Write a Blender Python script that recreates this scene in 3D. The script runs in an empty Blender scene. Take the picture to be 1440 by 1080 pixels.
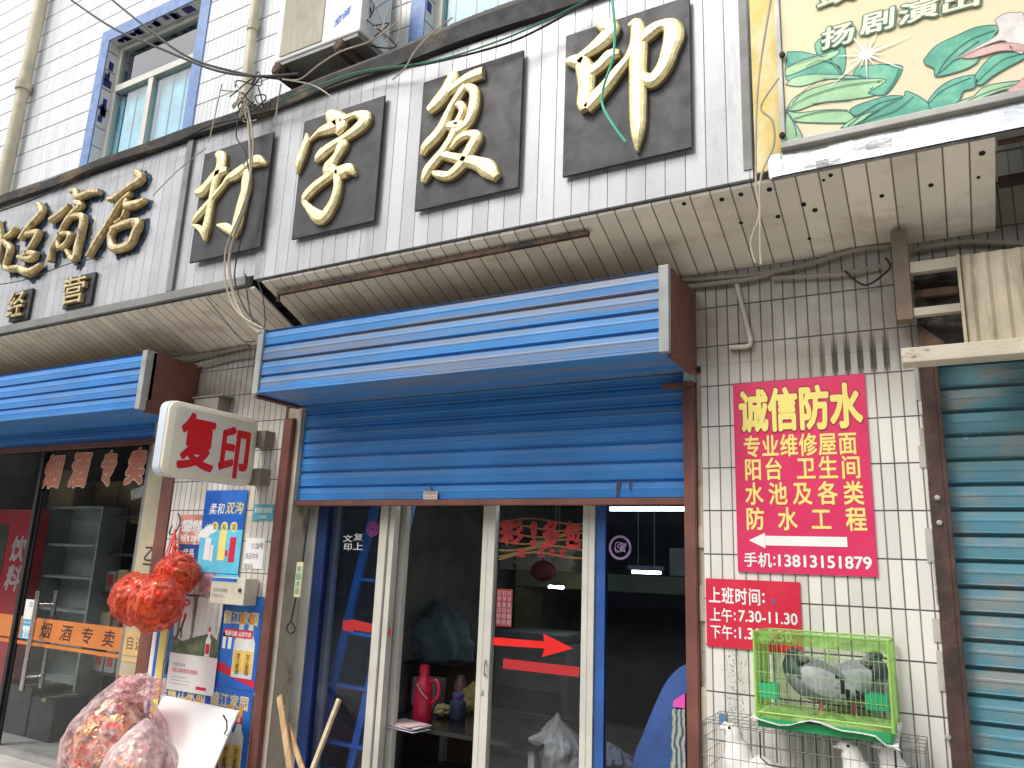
import bpy, bmesh, math, random
from mathutils import Vector, Matrix, noise
random.seed(7)
SC = bpy.context.scene
COL = SC.collection
R_ = math.radians
# ------------------------------------------------------------------ camera
YAW, PITCH, ROLL, FPX = 0.518015, 0.230080, 0.0391845, 1083.735
CAMP = Vector((0.0, -3.8, 1.6))
_f = Vector((-math.sin(YAW)*math.cos(PITCH), math.cos(YAW)*math.cos(PITCH), math.sin(PITCH)))
_r0 = Vector((math.cos(YAW), math.sin(YAW), 0)); _u0 = _r0.cross(_f)
CR = _r0*math.cos(ROLL) + _u0*math.sin(ROLL)
CU = -_r0*math.sin(ROLL) + _u0*math.cos(ROLL)
cam = bpy.data.cameras.new("camera"); camo = bpy.data.objects.new("camera", cam); COL.objects.link(camo)
mw = Matrix.Identity(4)
for i in range(3):
    mw[i][0] = CR[i]; mw[i][1] = CU[i]; mw[i][2] = -_f[i]; mw[i][3] = CAMP[i]
camo.matrix_world = mw
cam.sensor_width = 36; cam.lens = FPX/1440*36; cam.clip_start = .05; cam.clip_end = 500
SC.camera = camo
# ------------------------------------------------------------------ light: bright hazy overcast
SUN_EL, SUN_AZ = 52, 30      # degrees; azimuth of the sun left of the direction straight out from the facade
w = bpy.data.worlds.new("World"); SC.world = w; w.use_nodes = True
nt = w.node_tree; bg = nt.nodes["Background"]
sky = nt.nodes.new("ShaderNodeTexSky"); sky.sky_type = 'NISHITA'; sky.sun_disc = False
sdir = Vector((-math.sin(R_(SUN_AZ))*math.cos(R_(SUN_EL)), -math.cos(R_(SUN_AZ))*math.cos(R_(SUN_EL)), math.sin(R_(SUN_EL))))
sky.sun_elevation = R_(SUN_EL); sky.sun_rotation = math.atan2(sdir.x, sdir.y)
sky.dust_density = 4; sky.air_density = 1.3; sky.ozone_density = 1
hsv = nt.nodes.new("ShaderNodeHueSaturation"); hsv.inputs["Saturation"].default_value = .35      # thin cloud: a pale sky
nt.links.new(sky.outputs[0], hsv.inputs["Color"]); nt.links.new(hsv.outputs[0], bg.inputs[0]); bg.inputs[1].default_value = .15
sun = bpy.data.lights.new("sun", 'SUN'); suno = bpy.data.objects.new("sun", sun); COL.objects.link(suno)
sun.energy = .85; sun.angle = R_(14); sun.color = (1, .96, .9)
suno.rotation_euler = sdir.to_track_quat('Z', 'Y').to_euler()
suno.location = (-4, -8, 12)
SC.view_settings.view_transform = 'Standard'; SC.view_settings.look = 'None'
SC.view_settings.gamma = 1; SC.view_settings.exposure = 0.72
SC.cycles.max_bounces = 8; SC.cycles.transparent_max_bounces = 16
SC.cycles.caustics_reflective = False; SC.cycles.caustics_refractive = False
SC.cycles.use_denoising = True
try: SC.cycles.denoiser = 'OPENIMAGEDENOISE'
except Exception: pass
# ------------------------------------------------------------------ helpers
def W(u, v, y=None, x=None, z=None):
    "point of the place seen at photo pixel (u, v) on the plane y (or x, or z)"
    d = CR*((u-720)/FPX) - CU*((v-540)/FPX) + _f
    if x is not None: t = (x-CAMP.x)/d.x
    elif z is not None: t = (z-CAMP.z)/d.z
    else: t = (y-CAMP.y)/d.y
    return CAMP + d*t
def lerp(a, b, t): return a + (b-a)*t

class MB:
    def __init__(s): s.v = []; s.f = []; s.m = []; s.mi = 0
    def add(s, vs, fs, mi=None):
        o = len(s.v); s.v += [Vector(p) for p in vs]
        for f in fs: s.f.append(tuple(i+o for i in f)); s.m.append(s.mi if mi is None else mi)
        return s
    def box(s, x0, x1, y0, y1, z0, z1, mi=None):
        x0, x1 = sorted((x0, x1)); y0, y1 = sorted((y0, y1)); z0, z1 = sorted((z0, z1))
        vs = [(x0,y0,z0),(x1,y0,z0),(x1,y1,z0),(x0,y1,z0),(x0,y0,z1),(x1,y0,z1),(x1,y1,z1),(x0,y1,z1)]
        return s.add(vs, [(0,3,2,1),(4,5,6,7),(0,1,5,4),(1,2,6,5),(2,3,7,6),(3,0,4,7)], mi)
    def poly(s, pts, mi=None): return s.add(pts, [tuple(range(len(pts)))], mi)
    def prism(s, pts, off, mi=None):
        n = len(pts); off = Vector(off); a = [Vector(p) for p in pts]; b = [p+off for p in a]
        fs = [tuple(range(n)), tuple(range(2*n-1, n-1, -1))] + [(i, i+n, (i+1) % n+n, (i+1) % n) for i in range(n)]
        return s.add(a+b, fs, mi)
    def beam(s, p, q, w, h, up=(0,0,1), mi=None):
        p = Vector(p); q = Vector(q); d = (q-p).normalized(); u = Vector(up)
        a = d.cross(u).normalized(); b = a.cross(d)
        c = [p+a*w/2*i+b*h/2*j for i, j in ((-1,-1),(1,-1),(1,1),(-1,1))]
        return s.prism(c, q-p, mi)
    def loft(s, rings, mi=None, cap=True, closed=True):
        n = len(rings[0]); vs = [p for r in rings for p in r]; fs = []
        for k in range(len(rings)-1):
            for i in range(n if closed else n-1):
                j = (i+1) % n
                fs.append((k*n+i, k*n+j, (k+1)*n+j, (k+1)*n+i))
        if cap: fs.append(tuple(range(n-1, -1, -1))); fs.append(tuple((len(rings)-1)*n+i for i in range(n)))
        return s.add(vs, fs, mi)
    def tube(s, pts, r, n=6, mi=None, smooth_pts=0):
        pts = [Vector(p) for p in pts]
        if smooth_pts: pts = spline(pts, smooth_pts)
        rs = r if isinstance(r, (list, tuple)) else [r]*len(pts)
        if len(rs) != len(pts): rs = [rs[min(len(rs)-1, int(i*len(rs)/len(pts)))] for i in range(len(pts))]
        rings = []; ref = Vector((.13, .21, .97))
        for i, p in enumerate(pts):
            d = (pts[min(i+1, len(pts)-1)]-pts[max(i-1, 0)]).normalized()
            a = d.cross(ref)
            if a.length < .1: a = d.cross(Vector((1, 0, 0)))
            a.normalize(); b = d.cross(a)
            rings.append([p+(a*math.cos(2*math.pi*k/n)+b*math.sin(2*math.pi*k/n))*rs[i] for k in range(n)])
        return s.loft(rings, mi)
    def lathe(s, prof, c, n=20, mi=None, axis='z'):
        c = Vector(c); rings = []
        for r, z in prof:
            ring = []
            for k in range(n):
                a = 2*math.pi*k/n
                if axis == 'z': ring.append(c+Vector((r*math.cos(a), r*math.sin(a), z)))
                elif axis == 'y': ring.append(c+Vector((r*math.cos(a), z, r*math.sin(a))))
                else: ring.append(c+Vector((z, r*math.cos(a), r*math.sin(a))))
            rings.append(ring)
        return s.loft(rings, mi)
    def ball(s, c, rx, ry=None, rz=None, n=10, mi=None):
        ry = rx if ry is None else ry; rz = rx if rz is None else rz; c = Vector(c)
        rings = []
        for j in range(n+1):
            t = math.pi*j/n; q = max(math.sin(t), .02)
            rings.append([c+Vector((rx*q*math.cos(2*math.pi*k/(2*n)), ry*q*math.sin(2*math.pi*k/(2*n)), -rz*math.cos(t))) for k in range(2*n)])
        return s.loft(rings, mi)

def spline(pts, k):
    out = []
    n = len(pts)
    for i in range(n-1):
        p0, p1, p2, p3 = pts[max(i-1, 0)], pts[i], pts[i+1], pts[min(i+2, n-1)]
        for j in range(k):
            t = j/k
            out.append(.5*((2*p1)+(p2-p0)*t+(2*p0-5*p1+4*p2-p3)*t*t+(3*p1-p0-3*p2+p3)*t**3))
    out.append(pts[-1]); return out

ORG = {}
def thing(name, label, cat, loc=(0,0,0), group=None):
    o = bpy.data.objects.new(name, None); COL.objects.link(o); o.empty_display_size = .1
    o.location = loc; o["label"] = label; o["category"] = cat
    if group: o["group"] = group
    ORG[o.name] = Vector(loc); return o
def part(name, mb, mats, parent=None, smooth=False, bevel=0, org=None, label=None, angle=40):
    base = ORG[parent.name] if parent is not None else Vector(org or (0,0,0))
    me = bpy.data.meshes.new(name)
    me.from_pydata([tuple(p-base) for p in mb.v], [], mb.f)
    if not isinstance(mats, (list, tuple)): mats = [mats]
    for m in mats: me.materials.append(m)
    me.polygons.foreach_set("material_index", mb.m)
    if bevel or smooth:
        bm = bmesh.new(); bm.from_mesh(me)
        bmesh.ops.recalc_face_normals(bm, faces=bm.faces)
        if bevel:
            es = [e for e in bm.edges if len(e.link_faces) == 2 and e.calc_face_angle(0) > R_(35)]
            bmesh.ops.bevel(bm, geom=es, offset=bevel, segments=2, affect='EDGES', profile=.6, clamp_overlap=True)
        for f in bm.faces: f.smooth = bool(smooth)
        if smooth:
            for e in bm.edges:
                if len(e.link_faces) == 2 and e.calc_face_angle(0) > R_(angle): e.smooth = False
        bm.to_mesh(me); bm.free()
    me.update()
    o = bpy.data.objects.new(name, me); COL.objects.link(o)
    if parent is not None: o.parent = parent
    else: o.location = base
    ORG[o.name] = base
    if label: o["label"] = label
    return o
def single(name, mb, mats, label, cat, org=None, group=None, **k):
    if org is None:
        n = len(mb.v); xs = sum(p.x for p in mb.v)/n; ys = sum(p.y for p in mb.v)/n; zs = min(p.z for p in mb.v); org = (xs, ys, zs)
    o = part(name, mb, mats, None, org=org, **k); o["label"] = label; o["category"] = cat
    if group: o["group"] = group
    return o
def struct(name, mb, mats, **k):
    o = part(name, mb, mats, None, **k); o["kind"] = "structure"; return o

# ------------------------------------------------------------------ materials
class NT:
    def __init__(s, name):
        s.m = bpy.data.materials.new(name); s.m.use_nodes = True; s.t = s.m.node_tree
        s.b = s.t.nodes["Principled BSDF"]; s.out = s.t.nodes["Material Output"]; s._pos = None
    def n(s, typ, **kw):
        o = s.t.nodes.new("ShaderNode"+typ)
        for k, v in kw.items(): setattr(o, k, v)
        return o
    def put(s, sock, v):
        if isinstance(v, bpy.types.NodeSocket): s.t.links.new(v, sock)
        elif isinstance(v, (tuple, list)) and len(v) == 3 and sock.type == 'RGBA': sock.default_value = (*v, 1)
        else: sock.default_value = v
    def math(s, op, a, b=0.0, c=0.0):
        o = s.n("Math", operation=op); s.put(o.inputs[0], a); s.put(o.inputs[1], b); s.put(o.inputs[2], c); return o.outputs[0]
    def pos(s):
        if s._pos is None: s._pos = s.n("NewGeometry").outputs["Position"]
        return s._pos
    def scaled(s, sc):
        o = s.n("VectorMath", operation='MULTIPLY'); s.put(o.inputs[0], s.pos()); o.inputs[1].default_value = sc; return o.outputs[0]
    def noise(s, sc=(5,5,5), detail=5, rough=.6):
        o = s.n("TexNoise"); s.put(o.inputs["Vector"], s.scaled(sc)); o.inputs["Scale"].default_value = 1
        o.inputs["Detail"].default_value = detail; o.inputs["Roughness"].default_value = rough; return o.outputs["Fac"]
    def ramp(s, f, a, b, lo=0.0, hi=1.0):
        o = s.n("MapRange", interpolation_type='SMOOTHSTEP'); s.put(o.inputs[0], f); o.inputs[1].default_value = a; o.inputs[2].default_value = b
        o.inputs[3].default_value = lo; o.inputs[4].default_value = hi; return o.outputs[0]
    def mix(s, f, a, b):
        o = s.n("Mix", data_type='RGBA'); s.put(o.inputs[0], f); s.put(o.inputs[6], a); s.put(o.inputs[7], b); return o.outputs[2]
    def bump(s, h, strength=.3, dist=.01):
        o = s.n("Bump"); s.put(o.inputs["Height"], h); o.inputs["Strength"].default_value = strength; o.inputs["Distance"].default_value = dist
        s.put(s.b.inputs["Normal"], o.outputs[0]); return o
    def color(s, c): s.put(s.b.inputs["Base Color"], c)
    def rough(s, r): s.put(s.b.inputs["Roughness"], r)
MATS = {}
def M(name, col, rough=.6, metal=0.0, var=.18, sc=(4,4,4), dirt=None, dirt_at=(.55,.75), dsc=(2,2,2), bump=0.0, bsc=(60,60,60), spec=None, alpha=None):
    if name in MATS: return MATS[name]
    g = NT(name); n = g.noise(sc)
    lo = tuple(c*(1-var) for c in col); hi = tuple(min(1, c*(1+var)) for c in col)
    c = g.mix(g.ramp(n, .3, .7), lo, hi)
    if dirt: c = g.mix(g.ramp(g.noise(dsc, 8, .7), *dirt_at), c, dirt)
    g.color(c); g.rough(g.ramp(g.noise(tuple(x*2.3 for x in sc)), .2, .8, max(.03, rough-.12), min(1, rough+.12)))
    g.b.inputs["Metallic"].default_value = metal
    if spec is not None: g.b.inputs["Specular IOR Level"].default_value = spec
    if bump: g.bump(g.noise(bsc, 6), bump, .01)
    MATS[name] = g.m; return g.m
def lines(g, axis, o, p, width):
    "1 inside the joints of a line grid along one axis"
    sp = g.n("SeparateXYZ"); g.put(sp.inputs[0], g.pos())
    q = g.math('DIVIDE', g.math('SUBTRACT', sp.outputs[axis], o), p)
    fr = g.math('FRACT', q); d = g.math('ABSOLUTE', g.math('SUBTRACT', fr, .5))      # .5 at a joint
    return g.ramp(d, .5-width/p/2-.02*.1/p*.1, .5-width/p/2+.003/p), g.math('FLOOR', q)
def tile_mat(name, ox, px, oz, pz, gx, gz, col, grout, dirt, dirt_at, vj=1.0, stain=None):
    g = NT(name)
    lx, ix = lines(g, 0, ox, px, gx); lz, iz = lines(g, 2, oz, pz, gz)
    cv = g.n("CombineXYZ"); g.put(cv.inputs[0], ix); g.put(cv.inputs[1], iz)
    wn = g.n("TexWhiteNoise", noise_dimensions='2D'); g.put(wn.inputs["Vector"], cv.outputs[0])
    tint = g.ramp(wn.outputs["Value"], 0, 1, 0, 1)
    c = g.mix(tint, tuple(x*.9 for x in col), tuple(min(1, x*1.05) for x in col))
    c = g.mix(g.ramp(g.noise((1.3, 1.3, .8), 7, .65), *dirt_at), c, dirt)
    c = g.mix(g.math('MULTIPLY', g.ramp(g.noise((9, 9, 1.6), 6, .7), .58, .78), .5), c, dirt)
    if stain:
        sp = g.n("SeparateXYZ"); g.put(sp.inputs[0], g.pos())
        hgt = g.ramp(sp.outputs[2], stain[1], stain[2])
        c = g.mix(g.math('MULTIPLY', hgt, g.ramp(g.noise((2.2, 2, 3), 6, .6), .15, .6, .35, .95)), c, stain[0])
        # dark water runs below the row of joints by the canopy post
        xs = g.math('MULTIPLY', g.ramp(sp.outputs[0], -.6, -.4), g.ramp(sp.outputs[0], -.2, -.12, 1, 0))
        zs = g.math('MULTIPLY', g.ramp(sp.outputs[2], 2.5, 2.56), g.ramp(sp.outputs[2], 2.62, 2.75, 1, 0))
        lw, _ = lines(g, 0, ox, px, .03)
        c = g.mix(g.math('MULTIPLY', g.math('MULTIPLY', xs, zs), g.math('MULTIPLY', lw, .9)), c, (.03, .025, .02))
    lxv = g.math('MULTIPLY', lx, g.ramp(g.noise((3, 3, 3)), .3, .7, vj*.75, vj))
    gr = g.math('MAXIMUM', lxv, lz)
    gc = g.mix(g.ramp(g.noise((2, 2, 2)), .35, .7), grout, tuple(min(1, x*1.9+.02) for x in grout))
    c = g.mix(gr, c, gc); g.color(c)
    g.rough(g.mix(gr, (.28,)*3, (.9,)*3))
    h = g.math('SUBTRACT', g.math('MULTIPLY', g.noise((12, 12, 12), 3), .12), gr); g.bump(h, .6, .006)
    MATS[name] = g.m; return g.m
def groove_mat(name, axis, o, p, width, col, groove, dirt, dirt_at, dsc, rough=.4, metal=0, dirt2=None):
    g = NT(name); l, i = lines(g, axis, o, p, width)
    wn = g.n("TexWhiteNoise", noise_dimensions='1D'); g.put(wn.inputs["W"], i)
    c = g.mix(wn.outputs["Value"], tuple(x*.86 for x in col), tuple(min(1, x*1.06) for x in col))
    c = g.mix(g.ramp(g.noise(dsc, 8, .68), *dirt_at), c, dirt)
    if dirt2: c = g.mix(g.math('MULTIPLY', g.ramp(g.noise(dirt2[1], 7, .7), *dirt2[2]), .8), c, dirt2[0])
    c = g.mix(l, c, groove); g.color(c); g.rough(g.ramp(g.noise((5, 5, 5)), .3, .7, rough-.1, rough+.15))
    g.b.inputs["Metallic"].default_value = metal
    g.bump(g.math('SUBTRACT', g.math('MULTIPLY', g.noise((3, 3, 3), 2), .6), l), .5, .006)
    MATS[name] = g.m; return g.m
def glass_mat(name, tint=(.8,.85,.85), refl=1.0, ior=1.45):
    g = NT(name); t = g.t; t.nodes.remove(g.b)
    tr = g.n("BsdfTransparent"); tr.inputs[0].default_value = (*tint, 1)
    gl = g.n("BsdfGlossy"); gl.inputs[0].default_value = (1, 1, 1, 1); gl.inputs[1].default_value = .02
    fr = g.n("Fresnel"); fr.inputs[0].default_value = ior
    mx = g.n("MixShader"); bf = g.n("NewGeometry"); fac = g.math('MULTIPLY', g.math('MULTIPLY', fr.outputs[0], refl), g.math('SUBTRACT', 1.0, bf.outputs["Backfacing"])); t.links.new(fac, mx.inputs[0]); t.links.new(tr.outputs[0], mx.inputs[1]); t.links.new(gl.outputs[0], mx.inputs[2])
    t.links.new(mx.outputs[0], g.out.inputs[0]); MATS[name] = g.m; return g.m
def film_mat(name, col, opac, rough=.25):
    g = NT(name); t = g.t
    g.color(g.mix(g.ramp(g.noise((14, 14, 14), 4), .35, .7), col, tuple(min(1, c*1.25+.05) for c in col))); g.rough(rough)
    fr = g.n("LayerWeight"); fr.inputs[0].default_value = .35
    tr = g.n("BsdfTransparent"); tr.inputs[0].default_value = (*[min(1, c*.5+.5) for c in col], 1)
    f = g.math('ADD', g.math('MULTIPLY', g.math('POWER', fr.outputs["Facing"], 2.0), .45), g.ramp(g.noise((22, 22, 22), 5), .35, .75, opac-.12, opac+.22))
    mx = g.n("MixShader"); g.put(mx.inputs[0], f); t.links.new(tr.outputs[0], mx.inputs[1]); t.links.new(g.b.outputs[0], mx.inputs[2])
    t.links.new(mx.outputs[0], g.out.inputs[0]); g.bump(g.noise((30, 30, 30), 3), .5, .01); MATS[name] = g.m; return g.m
def foil_mat(name, stops, sc=30, metal=.25):
    g = NT(name); v = g.n("TexVoronoi"); g.put(v.inputs["Vector"], g.scaled((1, 1, 1))); v.inputs["Scale"].default_value = sc
    sp = g.n("SeparateColor"); g.put(sp.inputs[0], v.outputs["Color"])
    r = g.n("ValToRGB"); r.color_ramp.interpolation = 'CONSTANT'
    e = r.color_ramp.elements; e[0].position = 0; e[0].color = (*stops[0], 1); e[1].position = 1/len(stops); e[1].color = (*stops[1], 1)
    for i in range(2, len(stops)):
        q = e.new(i/len(stops)); q.color = (*stops[i], 1)
    g.put(r.inputs[0], sp.outputs[0])
    v2 = g.n("TexVoronoi"); g.put(v2.inputs["Vector"], g.scaled((1, 1, 1))); v2.inputs["Scale"].default_value = sc*2.3
    g.color(g.mix(g.ramp(g.noise((50, 50, 50)), .3, .7, 0, .35), r.outputs[0], (.85, .5, .2)))
    g.rough(.3); g.b.inputs["Metallic"].default_value = metal; g.bump(v2.outputs["Distance"], .7, .02); MATS[name] = g.m; return g.m
def emit_mat(name, col, st):
    g = NT(name); g.color(col); g.put(g.b.inputs["Emission Color"], col); g.b.inputs["Emission Strength"].default_value = st; MATS[name] = g.m; return g.m

# ------------------------------------------------------------------ writing
GL = {}
def glyphs(s, off=0.0, ext=0.0, bev=0.0, res=3):
    k = (s, off, ext, bev)
    if k in GL: return GL[k]
    c = bpy.data.curves.new("lettering", 'FONT'); c.body = s; c.offset = off; c.extrude = ext; c.bevel_depth = bev; c.resolution_u = res
    c.bevel_resolution = 1
    o = bpy.data.objects.new("lettering", c); COL.objects.link(o)
    me = o.to_mesh(); vs = [v.co.copy() for v in me.vertices]; fs = [tuple(p.vertices) for p in me.polygons]
    o.to_mesh_clear(); bpy.data.objects.remove(o); bpy.data.curves.remove(c)
    x0 = min(v.x for v in vs); x1 = max(v.x for v in vs); y0 = min(v.y for v in vs); y1 = max(v.y for v in vs)
    GL[k] = (vs, fs, x0, x1, y0, y1); return GL[k]
def put_text(mb, s, x, z, wd, h, at, axis='y', off=0.0, ext=0.0, bev=0.0, shear=0.0, pad=0.0, slope=0.0, mi=None):
    "fit s in the box x..x+wd, z..z+h of the plane y=at (axis y) or x=at (axis x, running towards +y)"
    vs, fs, x0, x1, y0, y1 = glyphs(s, 0.0, ext, bev)
    e = pad or off; x0 -= e; x1 += e; y0 -= e; y1 += e
    kx = wd/(x1-x0); kz = h/(y1-y0)
    n = 0 if off == 0 else (6 if off < .028 else 12)      # heavy letters: the glyph spread outwards by off
    for c in range(n+1):
        ox, oz = (0, 0) if c == 0 else (off*math.cos(2*math.pi*c/n), off*math.sin(2*math.pi*c/n)); out = []
        for v in vs:
            a = x+(v.x+ox-x0)*kx; b = z+(v.y+oz-y0)*kz; a += shear*(b-z); b += slope*(a-x); d = v.z*(kx+kz)/2-c*2.5e-5
            out.append((a, at-d, b) if axis == 'y' else (at+d, a, b))
        mb.add(out, fs, mi)
def em_text(mb, ch, x, z, wd, h, at, **k):
    "one character set in its square body, so that thin signs keep their proportions"
    off = k.get('off', 0)
    vs, fs, x0, x1, y0, y1 = glyphs(ch, 0.0, k.get('ext', 0.0), k.get('bev', 0.0)); x0 -= off; x1 += off; y0 -= off; y1 += off
    X0, X1, Y0, Y1 = .03, .97, -.08, .86
    if ch in '0123456789.-:ABC': X0, X1 = x0-.08, x1+.08
    fx = (x0-X0)/(X1-X0); gx = (x1-x0)/(X1-X0); fz = (y0-Y0)/(Y1-Y0); gz = (y1-y0)/(Y1-Y0)
    sl = k.pop('slope', 0.0)
    put_text(mb, ch, x+fx*wd, z+fz*h, gx*wd, gz*h, at, **k)
def row(mb, s, x, z, wd, h, at, gap=.12, **k):
    n = len(s); cw = wd/(n+(n-1)*gap)
    for i, ch in enumerate(s):
        if ch != ' ': em_text(mb, ch, x+i*cw*(1+gap), z, cw, h, at, **k)
# ------------------------------------------------------------------ palette
m_tile = tile_mat("pier tiles", -1.0233, .0552, 1.0615, .2082, .0085, .009, (.74,.72,.665), (.055,.048,.04), (.40,.35,.27), (.50,.78), stain=((.27,.235,.19), 2.25, 2.75))
m_utile = tile_mat("upper tiles", -5.385, .0552, 5.58, .2075, .008, .014, (.74,.76,.78), (.15,.145,.14), (.46,.44,.39), (.54,.80), vj=.62)
m_plaster = M("plaster", (.48,.42,.33), .9, dirt=(.12,.10,.08), dsc=(5,5,3), dirt_at=(.55,.72), bump=.5)
m_soffit = groove_mat("soffit strips", 0, -.4811, .0955, .009, (.84,.78,.66), (.16,.14,.11), (.56,.49,.39), (.45,.75), (2.5,5,5), .7)
m_clad = groove_mat("white strips", 0, -.9729, .1, .005, (.46,.465,.48), (.09,.09,.09), (.29,.29,.28), (.50,.8), (7,3,1.1), .30, .25, dirt2=((.30,.25,.19), (18,5,2.0), (.66,.82)))
m_board = M("charcoal board", (.028,.029,.032), .55, var=.25, dirt=(.075,.075,.075), dirt_at=(.58,.8), dsc=(4,4,2.5))
m_gold = M("gold leaf", (.90,.73,.39), .34, metal=.52, var=.2, sc=(25,25,25), dirt=(.55,.38,.13), dirt_at=(.58,.78), dsc=(14,14,14), bump=.25, bsc=(40,40,40))
m_goldold = M("worn gold", (.58,.46,.24), .42, metal=.6, var=.3, sc=(20,20,20), dirt=(.12,.09,.05), dirt_at=(.52,.7), dsc=(12,12,12))
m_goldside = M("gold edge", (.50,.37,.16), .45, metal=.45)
m_blue = M("blue shutter", (.042,.225,.58), .42, var=.12, sc=(1.5,3,3), dirt=(.14,.22,.36), dirt_at=(.5,.78), dsc=(1.1,6,22))
m_bluebox = M("dusty blue housing", (.048,.235,.56), .45, var=.12, sc=(1.5,3,3), dirt=(.22,.225,.25), dirt_at=(.40,.66), dsc=(.5,6,18))
m_brown = M("brown primer", (.17,.062,.045), .6, var=.22, dirt=(.10,.05,.035), dirt_at=(.5,.75), dsc=(6,6,3))
m_rust = M("rusty steel", (.12,.070,.042), .85, var=.4, sc=(9,9,9), dirt=(.035,.03,.03), dirt_at=(.45,.6), dsc=(5,5,5), bump=.4)
m_cap = M("grey end cap", (.34,.36,.34), .5, dirt=(.2,.17,.13), dirt_at=(.55,.8), dsc=(6,6,6))
m_dark = M("dark void", (.012,.012,.012), .9)
m_grey = M("grey trim", (.20,.20,.19), .5, dirt=(.1,.09,.08))
m_alu = M("cream aluminium", (.62,.60,.53), .38, metal=.1, var=.08, dirt=(.34,.30,.23), dirt_at=(.6,.8), dsc=(9,9,3))
m_alu2 = M("grey aluminium", (.42,.42,.38), .4, metal=.2, dirt=(.25,.22,.18))
m_foil = M("crumpled aluminium strip", (.72,.73,.74), .2, metal=.85, var=.08, dirt=(.42,.41,.38), dirt_at=(.5,.75), dsc=(2.2,2,7), bump=.25, bsc=(6,6,16))
m_winblue = M("blue painted tile", (.13,.24,.50), .4, var=.2, sc=(9,9,9), dirt=(.30,.40,.62), dirt_at=(.5,.8), dsc=(8,8,3))
m_pvc = M("aged pvc pipe", (.60,.54,.38), .5, dirt=(.40,.33,.20), dirt_at=(.5,.7), dsc=(8,8,2))
m_white = M("white paint", (.78,.78,.76), .5, var=.05)
m_whiteb = M("scuffed white board", (.80,.80,.78), .45, var=.04, dirt=(.6,.58,.53), dirt_at=(.62,.8), dsc=(4,4,4))
m_black = M("black plastic", (.015,.015,.016), .5)
m_wire = M("wire black", (.02,.02,.02), .6)
m_wirew = M("wire beige", (.42,.37,.28), .7)
m_wireg = M("wire green", (.03,.20,.12), .5)
m_conc = M("pavement", (.46,.44,.40), .9, dirt=(.2,.19,.17), dsc=(1,1,1), bump=.2)
m_asph = M("asphalt", (.20,.195,.185), .9, bump=.2)
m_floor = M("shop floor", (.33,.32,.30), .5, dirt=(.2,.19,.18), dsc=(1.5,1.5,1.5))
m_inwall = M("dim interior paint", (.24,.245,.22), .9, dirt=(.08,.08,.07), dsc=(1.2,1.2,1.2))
m_glass = glass_mat("door glass", (.90,.92,.93), .9)
m_glassb = glass_mat("window glass", (.80,.92,.95), 2.0)
m_red = M("poster red", (.62,.02,.055), .45, var=.06)
m_pink = M("poster crimson", (.66,.035,.12), .4, var=.05, sc=(3,3,3))
m_yel = M("print yellow", (.85,.72,.20), .5, var=.04)
m_pw = M("print white", (.80,.80,.78), .5, var=.05)
m_pred = M("decal red", (.75,.015,.012), .45, var=.05)
m_pdred = M("decal dark red", (.42,.02,.02), .5, var=.1)
m_ink = M("ink black", (.02,.02,.025), .6)
m_pblue = M("print blue", (.02,.12,.50), .35, var=.25, sc=(2.5,2.5,2.5), dirt=(.04,.30,.70), dirt_at=(.45,.8), dsc=(3,3,3))
m_cyan = M("print cyan", (.12,.55,.75), .35, var=.2, sc=(4,4,4), dirt=(.55,.80,.85), dirt_at=(.5,.8), dsc=(6,6,6))
m_teal = M("print teal", (.10,.38,.45), .4)
m_orange = M("print orange", (.62,.20,.045), .45, var=.12)
m_skyfab = M("blue quilted cloth", (.022,.06,.19), .85, var=.25, sc=(3,3,3), bump=.3)
m_tan = M("tan wall tile", (.46,.40,.27), .5, var=.12, dirt=(.3,.26,.18), dsc=(3,3,3))

# ------------------------------------------------------------------ ground
mb = MB(); mb.box(-40, 30, -2.6-1.4, 0.0, -.15, 0); struct("pavement", mb, m_conc)
mb = MB(); mb.box(-400, 400, -300, -4.004, -.4, -.13); struct("road", mb, m_asph)
mb = MB(); mb.box(-12, 6, .004, 6, -.15, .004); struct("floor", mb, m_floor)

# ------------------------------------------------------------------ the other side of the street, seen in the shop glass
op = thing("street_building", "dim grey building across the street, mirrored in the shop glass", "building", (-6, -19, 0))
part("wall", MB().box(-60, 45, -22, -18, -.1, 9.5), M("far wall", (.20,.19,.175), .9, dirt=(.1,.1,.1), dsc=(.5,.5,.5)), op)
for i in range(16):
    x = -52+i*6; part("window", MB().box(x, x+2.2, -18.05, -17.99, 4.6, 6.6), m_black, op); part("shop_opening", MB().box(x-.8, x+3.4, -18.05, -17.985, .05, 2.9), M("far shop", (.05,.05,.055), .5), op)
# ------------------------------------------------------------------ building
bld = thing("shop_building", "old white tiled two storey building holding the row of small shops", "building", (-3, 0, 0))
def hole_wall(mb, x0, x1, z0, z1, holes, y, d):
    xs = sorted({x0, x1, *[h[0] for h in holes], *[h[1] for h in holes]}); zs = sorted({z0, z1, *[h[2] for h in holes], *[h[3] for h in holes]})
    for a, b in zip(xs, xs[1:]):
        for c, e in zip(zs, zs[1:]):
            cx, cz = (a+b)/2, (c+e)/2
            if any(h[0] < cx < h[1] and h[2] < cz < h[3] for h in holes): continue
            mb.poly([(a,y,c),(b,y,c),(b,y,e),(a,y,e)])
    for h in holes:
        a, b, c, e = h
        mb.poly([(a,y,c),(a,y+d,c),(a,y+d,e),(a,y,e)]); mb.poly([(b,y,c),(b,y,e),(b,y+d,e),(b,y+d,c)])
        mb.poly([(a,y,c),(b,y,c),(b,y+d,c),(a,y+d,c)]); mb.poly([(a,y,e),(a,y+d,e),(b,y+d,e),(b,y,e)])
W1 = (-6.92, -5.56, 5.0, 6.52); W2 = (-3.0, -1.6, 5.0, 6.52)
mb = MB(); hole_wall(mb, -16, 6, 3.36, 9.5, [W1, W2], 0, .22); part("upper_wall", mb, m_utile, bld)
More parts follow.
